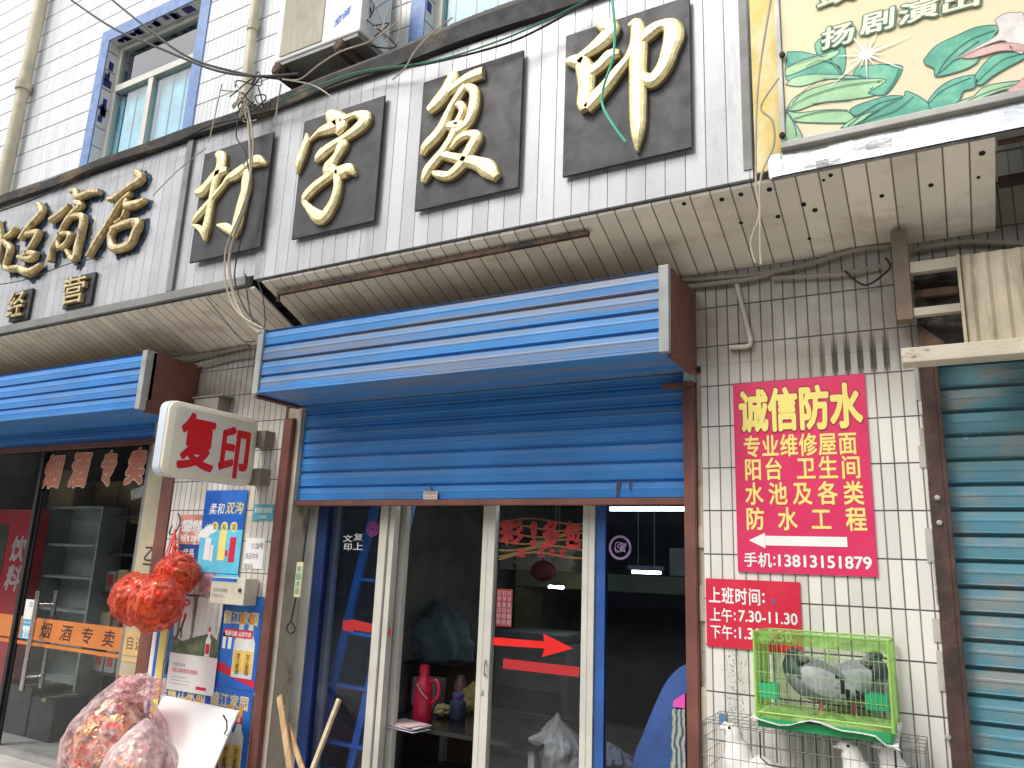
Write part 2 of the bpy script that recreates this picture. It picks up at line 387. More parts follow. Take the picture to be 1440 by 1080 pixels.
mb = MB(); mb.box(-16, 6, .0, .25, 2.63, 3.36); part("lintel_wall", mb, m_tile, bld)
mb = MB(); mb.box(-5.03, -3.96, 0, .25, 0, 2.629); part("tiled_pier", mb, m_tile, bld)
mb = MB(); mb.box(-1.055, -.07, 0, .25, 0, 2.629); part("tiled_pier", mb, m_tile, bld)
mb = MB()
random.seed(3)
z = .0
while z < 2.58:                                   # the broken plaster edge of the pier beside the door post
    h = random.uniform(.05, .22); mb.box(-1.083, -1.056, random.uniform(.0, .02), .25, z, min(z+h, 2.598)); z += h
part("plaster_edge", mb, m_plaster, bld)
mb = MB(); z = 0.0
while z < 2.58:
    h = random.uniform(.05, .2); mb.box(-.10+random.uniform(0, .028), -.0715, -.002-random.uniform(.0, .004), -.0005, z, min(z+h, 2.598)); z += h+random.uniform(0, .06)
part("plaster_edge", mb, M("broken cement edge", (.42,.40,.36), .9, dirt=(.2,.18,.15), dsc=(9,9,9)), bld)
mb = MB(); mb.box(-3.958, -3.83, .02, .34, 0, 2.598); part("plaster_reveal", mb, m_plaster, bld)
mb = MB(); mb.box(-5.42, -5.165, .05, .25, 0, 2.598); part("tiled_pier", mb, m_tan, bld, label="tan tiled strip beside the glass shop door")
mb = MB(); mb.box(-5.163, -5.033, -.012, .2, 0, 2.598); part("door_post", mb, m_brown, bld, bevel=.004)
# interior shells
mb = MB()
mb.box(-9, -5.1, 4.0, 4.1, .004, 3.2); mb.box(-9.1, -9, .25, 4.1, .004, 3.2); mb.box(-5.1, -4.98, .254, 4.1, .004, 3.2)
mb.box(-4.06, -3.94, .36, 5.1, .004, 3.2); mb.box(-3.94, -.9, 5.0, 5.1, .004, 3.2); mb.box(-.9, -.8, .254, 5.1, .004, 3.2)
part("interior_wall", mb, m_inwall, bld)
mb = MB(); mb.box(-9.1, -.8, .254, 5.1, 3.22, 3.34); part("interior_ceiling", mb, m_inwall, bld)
# windows
def window(h, mull):
    a, b, c, e = h
    g = .13
    s = MB(); s.box(a-g, a, -.012, 0, c, e+g); s.box(b, b+g, -.012, 0, c, e+g); s.box(a, b, -.012, 0, e, e+g)
    ob = part("window", MB().box(a, a+.07, .10, .16, c, e).box(b-.07, b, .10, .16, c, e).box(a+.07, b-.07, .10, .16, e-.07, e).box(a+.07, b-.07, .10, .16, c, c+.06)
              .box(a+.07, b-.07, .09, .165, 5.98, 6.05).box(mull-.035, mull+.035, .095, .16, c+.06, 5.98), m_alu, bld, bevel=.004, label="cream framed window in a blue tile surround")
    part("window_surround", s, m_winblue, ob)
    part("pane", MB().box(a+.07, b-.07, .128, .132, c+.06, e-.07), m_glassb, ob)
    # bare plaster where the blue tiles have fallen off the reveal
    r = MB(); random.seed(int(-a*10))
    for i in range(11):
        zz = random.uniform(lerp(c, e, .25), e-.1); r.box(a+.001, a+.003, random.uniform(0, .04), random.uniform(.05, .09), zz, zz+random.uniform(.03, .1))
    for i in range(20):
        xx = random.uniform(a, b-.1); r.box(xx, xx+random.uniform(.03, .1), random.uniform(0, .03), random.uniform(.05, .09), e-.003, e-.001)
    part("tile_remains", r, M("dark blue tile", (.03,.035,.20), .4), ob)
    k = MB()
    for i in range(int((b-a)/.09)):
        x = a+.05+i*.09; y = .17+.012*(i % 2); k.box(x, x+.085, y, y+.008, c, 5.97)
    part("curtain", k, M("pale blue curtain", (.50,.72,.78), .9), ob)
window(W1, -6.30); window(W2, -2.2)
mb = MB(); mb.box(-16, 6, .6, .7, 3.4, 9.5); part("room_wall", mb, m_inwall, bld)
mb = MB(); mb.box(-16, 6, 0, 8, 9.51, 9.7); part("roof", mb, m_conc, bld)

# ------------------------------------------------------------------ canopies and fascias
FY = -.5
def soffit(mb, x0, x1, dz=0.0):
    mb.prism([(x0,FY+.02,3.33+dz),(x1,FY+.02,3.33+dz),(x1,-.004,3.125+dz),(x0,-.004,3.125+dz)], (0,0,.015))
m_fl = M("rusted flashing", (.032,.03,.028), .7, var=.3, dirt=(.19,.12,.06), dirt_at=(.52,.66), dsc=(2.2,6,5), bump=.3)
fasA = thing("shop_fascia", "grey striped shop fascia with worn gold characters on peeling blue and one black lettering board", "shop sign", (-6, -.3, 3.3))
fasB = thing("shop_fascia", "white striped shop fascia with three black boards of large gold brush characters", "shop sign", (-2.2, -.3, 3.3))
for t, x0, x1 in ((fasA, -9.5, -3.864), (fasB, -3.860, -.66)):
    dy = 0 if t is fasB else .012
    mb = MB(); mb.box(x0, x1, FY+dy, FY+.06, 3.355 if t is fasB else 3.39, 4.585); part("cladding", mb, m_clad, t)
    mb = MB(); n = 40
    lo = [(-.05*0, 0)]
    def top(x): return 4.60+.010*math.sin(x*2.1)+.006*math.sin(x*5.3+1)
    for i in range(n):
        a, b = lerp(x0, x1, i/n), lerp(x0, x1, (i+1)/n)
        th = .11 if t is fasA else lerp(.13, .19, min(1, i/n*1.6))
        pa = [(a,FY-.035,top(a)-.01),(a,FY-.045,top(a)+th*.55),(a,FY+.01,top(a)+th),(a,-.005,top(a)+th+.06)]
        pb = [(b,FY-.035,top(b)-.01),(b,FY-.045,top(b)+th*.55),(b,FY+.01,top(b)+th),(b,-.005,top(b)+th+.06)]
        for k in range(3): mb.poly([pa[k], pb[k], pb[k+1], pa[k+1]])
        mb.poly([(a,FY-.035,top(a)-.01),(a,-.005,top(a)-.02),(b,-.005,top(b)-.02),(b,FY-.035,top(b)-.01)])
    part("flashing", mb, m_fl, t)
mb = MB(); mb.box(-9.5, -3.92, FY-.012, FY+.05, 3.325, 3.388); part("bottom_trim", mb, m_grey, fasA, bevel=.004)
mb = MB(); mb.box(-4.735, -4.675, FY-.01, FY+.01, 3.392, 4.58); part("divider_strip", mb, m_grey, fasA)
mb = MB(); mb.box(-.70, -.662, FY-.006, FY-.001, 3.40, 4.58); part("edge_strip", mb, m_grey, fasB)
mb = MB(); soffit(mb, -9.5, -3.865, -.03); part("soffit", mb, m_soffit, fasA)
mb = MB(); soffit(mb, -3.80, .277); part("soffit", mb, m_soffit, fasB)
mb = MB(); random.seed(5)
for u, v in ((962,286),(1015,280),(1042,273),(1082,266),(1094,304),(1146,295),(1158,253),(1168,246),(1130,287),(1309,260),(1381,215),(1376,249),(1042,313),(1138,335),(1240,275)):
    p = W(u, v, -.35); d = (p-CAMP).normalized()
    # meet the sloping soffit
    k = .205/.476; t = (3.33+ -k*(CAMP.y-(FY+.02)) - CAMP.z)/(d.z+k*d.y); q = CAMP+d*t
    r = random.uniform(.007, .013); mb.prism([q+Vector((r*math.cos(a), r*.9*math.sin(a), -k*r*.9*math.sin(a)-.003)) for a in [i*.7 for i in range(9)]], (0, 0, .002))
part("screw_holes", mb, m_dark, fasB)
mb = MB(); mb.beam(W(392,413,-.42), W(828,328,-.42), .03, .022); mb.beam(W(392,410,-.41), W(391,424,-.41), .015, .015)
single("rusty_angle_bar", mb, m_rust, "long rusty steel bar screwed under the soffit above the blue shutter", "metal bar")

def brush(mb, strokes, org, sc, y, h=.042, kw=1.2):
    "chiselled relief strokes: (x, y, half width) in crop pixels of the photograph, carried to the sign's plane"
    for st in strokes:
        pts = []
        for (a, b, r) in st:
            u, v = org[0]+a/sc, org[1]+b/sc; p = W(u, v, y); s = abs(W(u, v+1, y).z-p.z)/sc
            pts.append(Vector((p.x, r*s, p.z)))
        pts = spline(pts, 4); rings = []; n = len(pts)
        for i, p in enumerate(pts):
            a, b = pts[max(i-1, 0)], pts[min(i+1, n-1)]
            d = Vector((b.x-a.x, 0, b.z-a.z))
            if d.length < 1e-6: d = Vector((1, 0, 0))
            d.normalize(); q = Vector((-d.z, 0, d.x)); r = max(p.y, .004); c = Vector((p.x, y, p.z)); hh = h*min(1, .45+r/.045)
            r *= kw; prof = ((1.0, 0), (1.0, .58), (.80, .84), (.42, 1.0), (-.42, 1.0), (-.80, .84), (-1.0, .58), (-1.0, 0))
            rings.append([c+q*r*k+Vector((0, -hh*e, 0)) for k, e in prof])
        o = len(mb.f); mb.loft(rings, closed=True)
        np_ = 8
        for k in range(n-1):
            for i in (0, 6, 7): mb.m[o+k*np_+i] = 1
GOLD = {
 '打': ((260,190), 6.75, [[(335,195,26),(372,225,45),(368,300,46),(350,370,52),(320,460,38),(295,560,30),(270,680,28),(248,800,32),(228,900,36),(215,1015,12)],
   [(215,1005,14),(175,905,24),(95,862,12)],[(98,850,18),(165,765,34),(240,680,30),(310,590,26),(390,490,22),(440,430,30),(520,380,45),(600,320,38)],
   [(140,558,28),(190,545,48),(250,480,44),(330,390,45),(430,345,24)],[(600,325,22),(655,275,40),(720,258,44),(785,285,14)],
   [(620,350,26),(610,440,44),(600,540,42),(572,640,44),(545,760,50),(520,880,50),(490,985,14)],[(500,960,22),(425,895,36),(332,864,12)]]),
 '字': ((410,150), 6.0, [[(145,242,10),(150,300,26),(130,370,32),(92,470,34),(66,575,10)],[(165,305,10),(215,258,16),(270,225,30),(340,195,44),(410,160,60)],
   [(322,62,16),(360,100,48),(420,150,66),(440,190,46),(402,250,18)],[(440,140,36),(505,104,24),(570,82,24),(640,112,50),(610,170,45),(540,230,35),(450,292,28),(360,350,35),(270,420,40),(226,480,16)],
   [(455,310,38),(448,345,46),(410,420,34),(372,480,42),(340,530,56),(362,572,46),(310,620,34),(220,690,36),(150,765,36),(133,820,24),(170,870,28),(230,930,44),(280,950,44),(340,880,40),(390,780,34),(412,660,32),(402,560,36)],
   [(400,570,38),(460,560,50),(510,545,40),(553,585,12)]]),
 '复': ((580,90), 5.68, [[(310,85,14),(338,130,46),(290,230,48),(220,320,46),(150,392,28)],[(262,285,18),(340,220,30),(430,150,35),(510,110,40),(582,85,38)],
   [(440,190,24),(390,270,30),(335,355,28),(290,450,34),(258,520,40),(200,600,40),(130,670,36),(95,742,18)],[(450,200,24),(508,232,34),(512,320,38),(490,420,38),(450,500,32),(380,552,28)],
   [(345,347,16),(400,345,28),(420,390,28),(392,460,28),(370,510,36)],[(300,512,26),(360,512,38),(425,508,28)],
   [(365,540,38),(330,620,36),(270,710,36),(200,790,34),(140,870,38),(100,960,18)],[(320,690,18),(390,612,26),(460,580,28),(530,600,40),(490,680,42),(440,770,40),(390,840,38),(310,905,30),(230,900,28),(172,875,14)],
   [(250,738,28),(340,762,30),(440,785,38),(540,810,44),(620,852,58),(692,922,28)]]),
 '印': ((790,20), 5.14, [[(262,95,14),(330,108,42),(378,130,44),(330,190,50),(250,260,40),(180,310,30),(150,342,38)],[(48,355,18),(110,357,38),(172,362,44)],
   [(150,350,40),(185,430,54),(190,540,48),(180,650,48),(190,705,32)],[(220,440,38),(290,390,36),(360,320,38),(432,300,22)],
   [(190,700,34),(250,630,44),(330,540,40),(410,440,34),(490,340,28),(532,250,28)],[(495,102,16),(548,92,36),(565,170,46),(560,280,54),(560,420,50),(560,560,50),(560,720,48),(560,860,40),(552,1002,8)],
   [(590,212,32),(650,150,42),(730,102,33),(800,112,50),(818,180,58),(790,280,50),(752,390,46),(690,478,44),(642,498,42),(590,462,28)]])}
PANEL = {'打': (-4.49, -3.80), '字': (-3.52, -2.85), '复': (-2.555, -1.872), '印': (-1.61, -.930)}
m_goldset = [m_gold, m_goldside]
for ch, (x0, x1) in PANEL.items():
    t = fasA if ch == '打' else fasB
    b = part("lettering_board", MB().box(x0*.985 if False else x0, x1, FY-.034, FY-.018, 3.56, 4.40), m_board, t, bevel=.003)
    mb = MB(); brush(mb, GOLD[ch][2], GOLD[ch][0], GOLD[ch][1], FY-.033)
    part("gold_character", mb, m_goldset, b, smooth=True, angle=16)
OLD = [[[(2,420,20),(18,500,26),(25,580,20),(2,680,20)]],
 [[(60,520,20),(100,490,22),(127,455,14)],[(45,545,16),(82,590,26),(70,650,18),(58,715,18),(130,715,25),(200,740,30),(284,690,16)],
  [(262,315,22),(282,360,30),(230,425,26),(190,470,25),(150,532,20)],[(190,500,20),(262,490,25),(230,560,22),(190,622,20),(150,655,16)],[(190,612,18),(242,632,28),(200,657,22),(138,642,14)]],
 [[(470,230,16),(500,230,24),(512,270,28),(590,235,24),(648,235,14)],[(342,412,24),(400,370,26),(460,322,18)],[(500,300,22),(532,320,26),(480,370,22),(430,440,20),(395,520,18),(350,600,16),(340,672,18)],
  [(470,390,18),(542,390,26),(535,480,26),(510,580,28),(490,662,24),(440,600,12)],[(400,500,18),(462,500,20),(450,550,20),(400,587,18),(385,540,14)]],
 [[(880,110,24),(912,150,30),(840,200,24),(750,270,26),(712,282,18)],[(850,240,14),(780,310,20),(720,410,22),(650,520,24),(578,642,22)],[(830,280,14),(820,320,30),(880,310,30),(938,285,16)],
  [(820,350,22),(800,400,18),(758,432,18)],[(730,470,24),(820,432,28),(892,432,36),(870,500,30),(840,562,28),(740,590,30),(720,520,24),(742,470,24)]]]
m_peel = M("peeling blue backing", (.03,.10,.20), .8, var=.5, sc=(20,20,20), dirt=(.02,.02,.02), dirt_at=(.42,.56), dsc=(16,16,16))
for ss in OLD:
    mb = MB(); brush(mb, ss, (0, 220), 4.5, FY-.005, .05, .82)
    ob = part("gold_character", mb, [m_goldold, m_goldside], fasA, smooth=True, angle=32)
    k = MB(); random.seed(len(ss)); yb = FY+.012-.003     # ragged blue foam left around the letters
    for st in ss:
        for a, b, r in [(lerp(p[0],q[0],t),lerp(p[1],q[1],t),lerp(p[2],q[2],t)) for p, q in zip(st, st[1:]) for t in (0, .35, .7)]:
            c = W((a+12)/4.5, 220+(b+14)/4.5, FY); pts = []
            for i in range(14):
                an = i*2*math.pi/14; rr = (r+random.uniform(2, 26))/4.5*.0062; pts.append((c.x+rr*math.cos(an), yb-random.uniform(0, .0006), c.z+rr*math.sin(an)))
            k.poly(pts[::-1]); yb -= .00004
    part("peeling_backing", k, m_peel, ob)
for ch, q in (('经', (14,403,47,452)), ('营', (90,380,135,434))):
    a = W(q[0], q[3], FY); b = W(q[2], q[1], FY)
    ob = part("lettering_board", MB().box(a.x+.0, b.x+.02, FY-.012, FY+.008, a.z-.01, b.z-.02), m_board, fasA)
    mb = MB(); em_text(mb, ch, a.x, a.z+.01, b.x-a.x-.03, b.z-a.z-.04, FY-.030, off=0.0, ext=.05, bev=.006)
    part("gold_character", mb, m_goldold, ob)

# billboard on the right
bil = thing("billboard", "peach billboard painted with green leaves and outlined characters over a metal strip", "billboard", (.2, -.5, 3.4))
BY = -.55
mb = MB(); mb.box(-.50, 2.4, BY, BY+.03, 3.47, 5.4); m_peach = M("peach print", (.80,.66,.48), .45, var=.04, sc=(.7,.7,.7), dirt=(.80,.74,.42), dirt_at=(.4,.7), dsc=(.6,.6,.6))
part("printed_panel", mb, m_peach, bil)
mb = MB(); mb.box(-.525, -.502, BY-.012, BY+.03, 3.45, 5.4); mb.box(-.525, 2.4, BY-.014, BY+.03, 3.436, 3.468); part("frame", mb, m_alu2, bil, bevel=.004)
mb = MB()
n = 60
for i in range(n):
    a, b = lerp(-.585, 2.4, i/n), lerp(-.585, 2.4, (i+1)/n)
    f = lambda x, k: BY+.02+.008*noise.noise(Vector((x*4, k*1.0, 1)))+.003*noise.noise(Vector((x*19, k*5.0, 4)))
    zs = (3.325, 3.36, 3.40, 3.432)
    for k in range(3): mb.poly([(a,f(a,k),zs[k]),(b,f(b,k),zs[k]),(b,f(b,k+1),zs[k+1]),(a,f(a,k+1),zs[k+1])])
mb.box(-.585, 2.4, BY+.045, BY+.10, 3.33, 3.43)
part("metal_strip", mb, m_foil, bil, smooth=True, angle=50)
mb = MB(); mb.box(-.645, -.53, BY+.035, BY+.05, 3.37, 5.4); part("yellow_edging", mb, M("faded yellow vinyl", (.72,.55,.14), .5, dirt=(.78,.68,.40), dirt_at=(.45,.65), dsc=(6,6,3)), bil)
# leaves: flat printed shapes of the panel
m_lf = [M("print leaf dark", (.10,.42,.29), .45, var=.3, sc=(4,4,4), dirt=(.30,.62,.38), dirt_at=(.48,.72), dsc=(4,4,4)), M("print leaf light", (.38,.66,.36), .45, var=.25, sc=(4,4,4), dirt=(.62,.74,.42), dirt_at=(.48,.7), dsc=(4,4,4)), M("leaf ink", (.04,.16,.14), .5)]
def shape(mb, pix, y, mi, org=(1090,0), sc=4.114, closed=True):
    pts = [W(org[0]+a/sc, org[1]+b/sc, BY) for a, b in pix]; pts = spline(pts+[pts[0]], 5)[:-1]
    mb.poly([(p.x, y, p.z) for p in pts[::-1]], mi); return pts
def outline(mb, pts, y, wd, mi, closed=True):
    n = len(pts)
    for i in range(n if closed else n-1):
        a, b = pts[i], pts[(i+1) % n]; d = Vector((b.x-a.x, 0, b.z-a.z))
        if d.length < 1e-5: continue
        d.normalize(); q = Vector((-d.z, 0, d.x))*wd/2; e = d*wd*.3
        mb.poly([(p.x, y-.0001*(i % 3), p.z) for p in (a-e-q, b+e-q, b+e+q, a-e+q)], mi)
mb = MB(); L = [
 (0, [(70,300),(150,300),(240,320),(330,350),(390,440),(300,440),(180,450),(65,460)]), (0, [(240,310),(230,260),(270,220),(340,230),(390,250),(410,330),(390,430),(330,370)]),
 (1, [(62,400),(150,350),(260,320),(370,292),(340,330),(200,390),(70,440)]), (1, [(62,490),(110,450),(200,432),(320,432),(480,440),(490,455),(300,460),(150,500)]),
 (0, [(450,440),(480,390),(600,375),(725,380),(728,420),(690,490),(640,545),(570,550),(540,530),(600,470)]), (1, [(64,640),(120,560),(260,500),(420,465),(640,462),(545,535),(570,555),(420,580),(300,590),(215,610),(130,640)]),
 (0, [(460,690),(540,630),(620,590),(740,560),(760,530),(850,570),(900,620),(880,640),(700,690),(480,730)]), (1, [(70,640),(130,655),(260,640),(400,640),(460,690),(400,712),(250,712),(110,700)]),
 (1, [(65,650),(100,690),(150,770),(150,800),(62,815)]), (0, [(430,640),(480,610),(640,560),(735,562),(600,600),(470,670)]), (1, [(380,745),(450,690),(600,640),(520,690),(440,735)]),
 (0, [(860,350),(930,270),(1050,210),(1170,160),(1290,155),(1260,220),(1180,340),(1160,370),(1080,410),(935,445),(920,400),(870,375)]),
 (0, [(885,585),(950,510),(1040,460),(1160,440),(1150,510),(1090,530),(1060,590),(1000,620),(905,635)]), (0, [(1155,440),(1240,340),(1330,310),(1440,310),(1440,340),(1330,400),(1250,450),(1200,490),(1160,490)]),
 (1, [(1150,560),(1230,500),(1440,470),(1440,500),(1300,530),(1150,590),(1050,600)])]
yy = BY-.0006
m_lines = MB()
for mi, pix in L:
    yy -= .00035; p = shape(mb, pix, yy, mi); outline(mb, p, yy-.00015, .0045, 2)
for pix in ([(66,636),(200,560),(400,500),(620,470)],[(932,445),(1000,340),(1120,240),(1270,180)],[(470,735),(560,660),(735,565)],[(390,435),(360,380),(260,352),(180,390)],[(1160,490),(1240,410),(1330,345),(1440,315)],[(110,690),(260,650),(420,640)],[(100,600),(180,520),(300,455)],[(215,605),(330,590),(440,580)],[(70,380),(180,350),(300,315)],[(75,660),(110,720),(125,790)],[(640,540),(690,470),(720,395)],[(480,725),(560,690),(700,640),(800,560)],[(890,600),(980,520),(1130,455)],[(420,735),(500,670),(580,610)],[(950,430),(1060,330),(1180,240)],[(1110,590),(1250,530),(1440,480)]):
    p = spline([W(1090+a/4.114, b/4.114, BY) for a, b in pix], 6); outline(mb, p, yy-.0006, .004, 2, False)
part("leaf_print", mb, m_lf, bil)
mb = MB(); c = W(1218, 78, BY)
for k in range(14):
    a = k*math.pi/7+.2; r = (.21, .075, .13, .08)[k % 4]; e = .006
    mb.poly([(c.x+e*math.sin(a), yy-.002-k*.00005, c.z-e*math.cos(a)), (c.x+r*math.cos(a), yy-.002-k*.00005, c.z+r*math.sin(a)), (c.x-e*math.sin(a), yy-.002-k*.00005, c.z+e*math.cos(a))][::-1])
mb.poly([(c.x+.024*math.cos(a), yy-.0028, c.z+.024*math.sin(a)) for a in [-i*.4 for i in range(16)]]); part("star_print", mb, m_pw, bil)
m_tgreen = M("outline green", (.06,.17,.10), .5); m_cream = M("lettering cream", (.82,.80,.60), .5)
mb1 = MB(); mb2 = MB()
for ch, (u0, v0, u1, v1) in zip('扬剧演出', ((1155,26,1198,72),(1210,6,1255,52),(1263,-10,1316,38),(1322,-27,1376,23))):
    a = W(u0, v1, BY); b = W(u1, v0, BY); zc = a.z
    em_text(mb1, ch, a.x, zc, b.x-a.x, (b.z-a.z)*.86, yy-.003, off=.075, shear=.12); em_text(mb2, ch, a.x, zc, b.x-a.x, (b.z-a.z)*.86, yy-.0036, off=.026, shear=.12)
for ch, u0, u1 in (('鼓', 1150, 1200),):
    a = W(u0, 13, BY); b = W(u1, -38, BY)
    em_text(mb1, ch, a.x, a.z, b.x-a.x, b.z-a.z, yy-.003, off=.075, shear=.12); em_text(mb2, ch, a.x, a.z, b.x-a.x, b.z-a.z, yy-.0036, off=.026, shear=.12)
l1 = part("lettering_outline", mb1, m_tgreen, bil); part("lettering", mb2, m_cream, bil)
mb = MB()
for pix, mi in (([(1270,120),(1330,85),(1400,80),(1440,100),(1440,300),(1380,300),(1300,240),(1040,350),(1180,270),(1290,200)], 0), ([(1080,340),(1200,285),(1330,255),(1440,270),(1440,300),(1300,300),(1150,340)], 1), ([(1340,530),(1400,490),(1440,460),(1440,540),(1380,545)], 1)):
    yy -= .0004; p = shape(mb, pix, yy-.002, mi); outline(mb, p, yy-.0022, .0035, 2)
part("flower_print", mb, [M("print flower white", (.74,.70,.66), .5, var=.15, sc=(14,14,14)), M("print flower pink", (.72,.42,.38), .5, var=.2, sc=(14,14,14)), M("flower ink", (.35,.28,.28), .5)], bil)
mb = MB()
for v in (80, 193):
    p = W(1101, v, BY); mb.lathe([(.001,-.028),(.012,-.026),(.014,-.016),(.014,-.011)], (p.x, BY, p.z), 10, axis='y')
part("frame_bolt", mb, m_rust, bil)
# dark shelf of rafters behind the billboard, right of the soffit
mb = MB(); mb.box(.32, 2.4, -.48, -.02, 3.60, 3.66)
for x in (.5, .9, 1.3): mb.box(x, x+.05, -.48, -.02, 3.45, 3.598)
mb.box(.30, 2.4, -.30, -.26, 3.40, 3.44); mb.box(.30, 2.4, -.14, -.10, 3.28, 3.32)
part("rafters", mb, m_rust, bil)
# ------------------------------------------------------------------ roller shutters
def slats(mb, x0, x1, z0, z1, y, pitch, depth=.009, rib=True):
    "corrugated sheet: a lipped slat every pitch, with a raised rib half way"
    z = z1; prof = []
    while z > z0+1e-4:
        p = min(pitch, z-z0)
        for t, d in ((0, .2), (.02, -1.2), (.13, -1.2), (.16, .0), (.42, .25), (.46, .45), (.53, .45), (.57, .25), (.92, .1), (.97, .9)):
            zz = z-t*p; prof.append((y-depth*d, zz))
        z -= p
    prof.append((y, z0))
    a = [(x0, q, zz) for q, zz in prof]; b = [(x1, q, zz) for q, zz in prof]; n = len(prof)
    mb.add(a+b, [(i, i+1, n+i+1, n+i) for i in range(n-1)])
sh = thing("roller_shutter", "bright blue roller shutter half raised over the glass doors with its dusty housing box", "roller shutter", (-2.5, 0, 1.9))
bx0, bx1, bz0, bz1, by = -3.84, -1.085, 2.605, 3.02, -.41
mb = MB(); slats(mb, bx0+.052, bx1-.052, bz0+.012, bz1, by, .1)
mb.poly([(bx0,by+.004,bz0),(bx0,-.002,bz0),(bx1,-.002,bz0),(bx1,by+.004,bz0)]); 
mb.box(bx0+.05, bx1-.05, by-.012, by+.004, bz0, bz0+.014)
hs = part("housing", mb, m_bluebox, sh)
m_dulltop = M("bounce damping dust", (.16,.13,.10), .95)  # unseen housing tops, made dust brown to cut blue bounce onto the soffit
part("dull_top", MB().poly([(bx0,by,bz1),(bx1,by,bz1),(bx1,-.002,bz1+.01),(bx0,-.002,bz1+.01)]), m_dulltop, hs)
for a, b in ((bx0, bx0+.05), (bx1-.05, bx1)):
    mb = MB(); mb.box(a, b, by-.016, by+.02, bz0-.005, bz1+.015); part("end_cap", mb, m_cap, hs, bevel=.004)
for a in (bx0, bx1):
    mb = MB(); mb.box(a-.004, a+.004, by+.022, -.003, bz0-.012, bz1+.012); mb.box(a-.02, a+.02, by+.022, -.003, bz0-.022, bz0-.013); part("side_plate", mb, m_brown, hs)
mb = MB(); slats(mb, -3.865, -1.15, 1.965, 2.66, .06, .1); part("curtain", mb, m_blue, sh)
mb = MB(); mb.box(-3.865, -1.15, .035, .085, 1.928, 1.963); part("bottom_bar", mb, m_brown, sh, bevel=.004)
for a, b in ((-3.955, -3.87), (-1.147, -1.086)):
    mb = MB(); mb.box(a, b, -.014, .0185, 0, 2.52); mb.box(a+.02, b-.005, -.018, -.0145, .0, 2.50); mb.box(a-.002, b, .1, .13, 0, 2.55); part("guide_rail", mb, m_brown, sh)
mb = MB(); mb.box(-1.25, -1.09, -.03, .02, 2.522, 2.545); mb.box(-1.14, -1.086, -.02, .02, 2.548, 2.603, 1); part("bracket", mb, [m_brown, m_cap], sh)
mb = MB(); a = W(595, 703, .04); b = W(615, 692, .04); mb.box(a.x, b.x, .04, .0435, a.z+.004, b.z+.006); 
mk = MB()
for u0, v0, u1, v1 in ((604,681,607,690),(869,676,867,690),(872,676,866,702),(886,674,886,690)): mk.beam(W(u0,v0,.047), W(u1,v1,.047), .008, .002, (0,1,0))
part("rust_marks", mk, m_rust, sh)
lb = part("label", mb, M("paper label", (.66,.62,.55), .7), sh)
mb = MB(); row(mb, '开锁修锁', a.x+.008, a.z+.03, b.x-a.x-.016, .022, .039); row(mb, '89532', a.x+.008, a.z+.009, b.x-a.x-.016, .016, .039); part("lettering", mb, m_pdred, lb)

sh = thing("roller_shutter", "blue roller shutter housing with brown end plate over the glass liquor shop front", "roller shutter", (-6.5, 0, 2.6))
ax0, ax1, az0, az1, ay = -9.5, -4.905, 2.575, 2.975, -.45
mb = MB(); slats(mb, ax0, ax1-.055, az0+.012, az1, ay, .1)
mb.poly([(ax0,ay+.004,az0),(ax0,-.002,az0),(ax1,-.002,az0),(ax1,ay+.004,az0)]); mb.box(ax0, ax1-.05, ay-.012, ay+.004, az0, az0+.014)
hs = part("housing", mb, m_blue, sh)
part("dull_top", MB().poly([(ax0,ay,az1),(ax1,ay,az1),(ax1,-.002,az1+.01),(ax0,-.002,az1+.01)]), m_dulltop, hs)
mb = MB(); mb.box(ax1-.05, ax1+.004, ay-.016, ay+.035, az0-.01, az1+.02); mb.box(ax1-.012, ax1+.004, ay+.036, ay+.07, az0+.06, az1+.02); part("end_cap", mb, m_cap, hs, bevel=.005)
mb = MB(); mb.box(ax1-.004, ax1+.004, ay+.04, -.003, az0-.012, az1+.012); mb.box(ax1-.02, ax1+.012, ay+.04, -.003, az0-.024, az0-.013); part("side_plate", mb, m_brown, hs)
mb = MB(); slats(mb, -9.4, -5.17, 2.46, 2.66, .06, .1); part("curtain", mb, m_blue, sh)
mb = MB(); mb.box(-9.4, -5.17, .03, .09, 2.42, 2.458); part("bottom_bar", mb, m_brown, sh)

m_tealsh = M("weathered teal paint", (.045,.16,.20), .6, var=.25, sc=(2,3,5), dirt=(.10,.14,.14), dirt_at=(.42,.6), dsc=(4,4,9), bump=.3)
g = NT("weathered teal"); c = g.mix(g.ramp(g.noise((2,3,4)), .3, .7), (.075,.225,.31), (.10,.25,.285)); c = g.mix(g.ramp(g.noise((3,3,7), 8, .75), .44, .64), c, (.22,.25,.24)); c = g.mix(g.ramp(g.noise((5,5,9), 8, .7), .66, .74), c, (.55,.58,.58)); g.color(c); g.rough(.55); m_tealsh = g.m
sh = thing("roller_shutter", "weathered teal roller shutter closed to the ground beside the pigeon cages", "roller shutter", (.7, 0, 0))
mb = MB(); slats(mb, .0, 1.6, .01, 2.66, .06, .107, .013); part("curtain", mb, m_tealsh, sh)
mb = MB(); mb.box(-.069, -.012, -.014, .03, 0, 2.60); mb.box(-.012, .006, -.012, -.002, 0, 2.60); part("guide_rail", mb, M("rust brown rail", (.075,.038,.03), .8, var=.35, sc=(8,8,8), dirt=(.03,.022,.02), dirt_at=(.45,.65), dsc=(6,6,3), bump=.4), sh, bevel=.003)
mb = MB()
for v in (700, 735, 1037):
    p = W(1333 if v > 1000 else 1302+(v-700)*.05, v, -.02); mb.ball((p.x if v > 1000 else -.04, -.016, p.z), .012, .006, .012, 6)
part("rivet", mb, m_cap, sh)

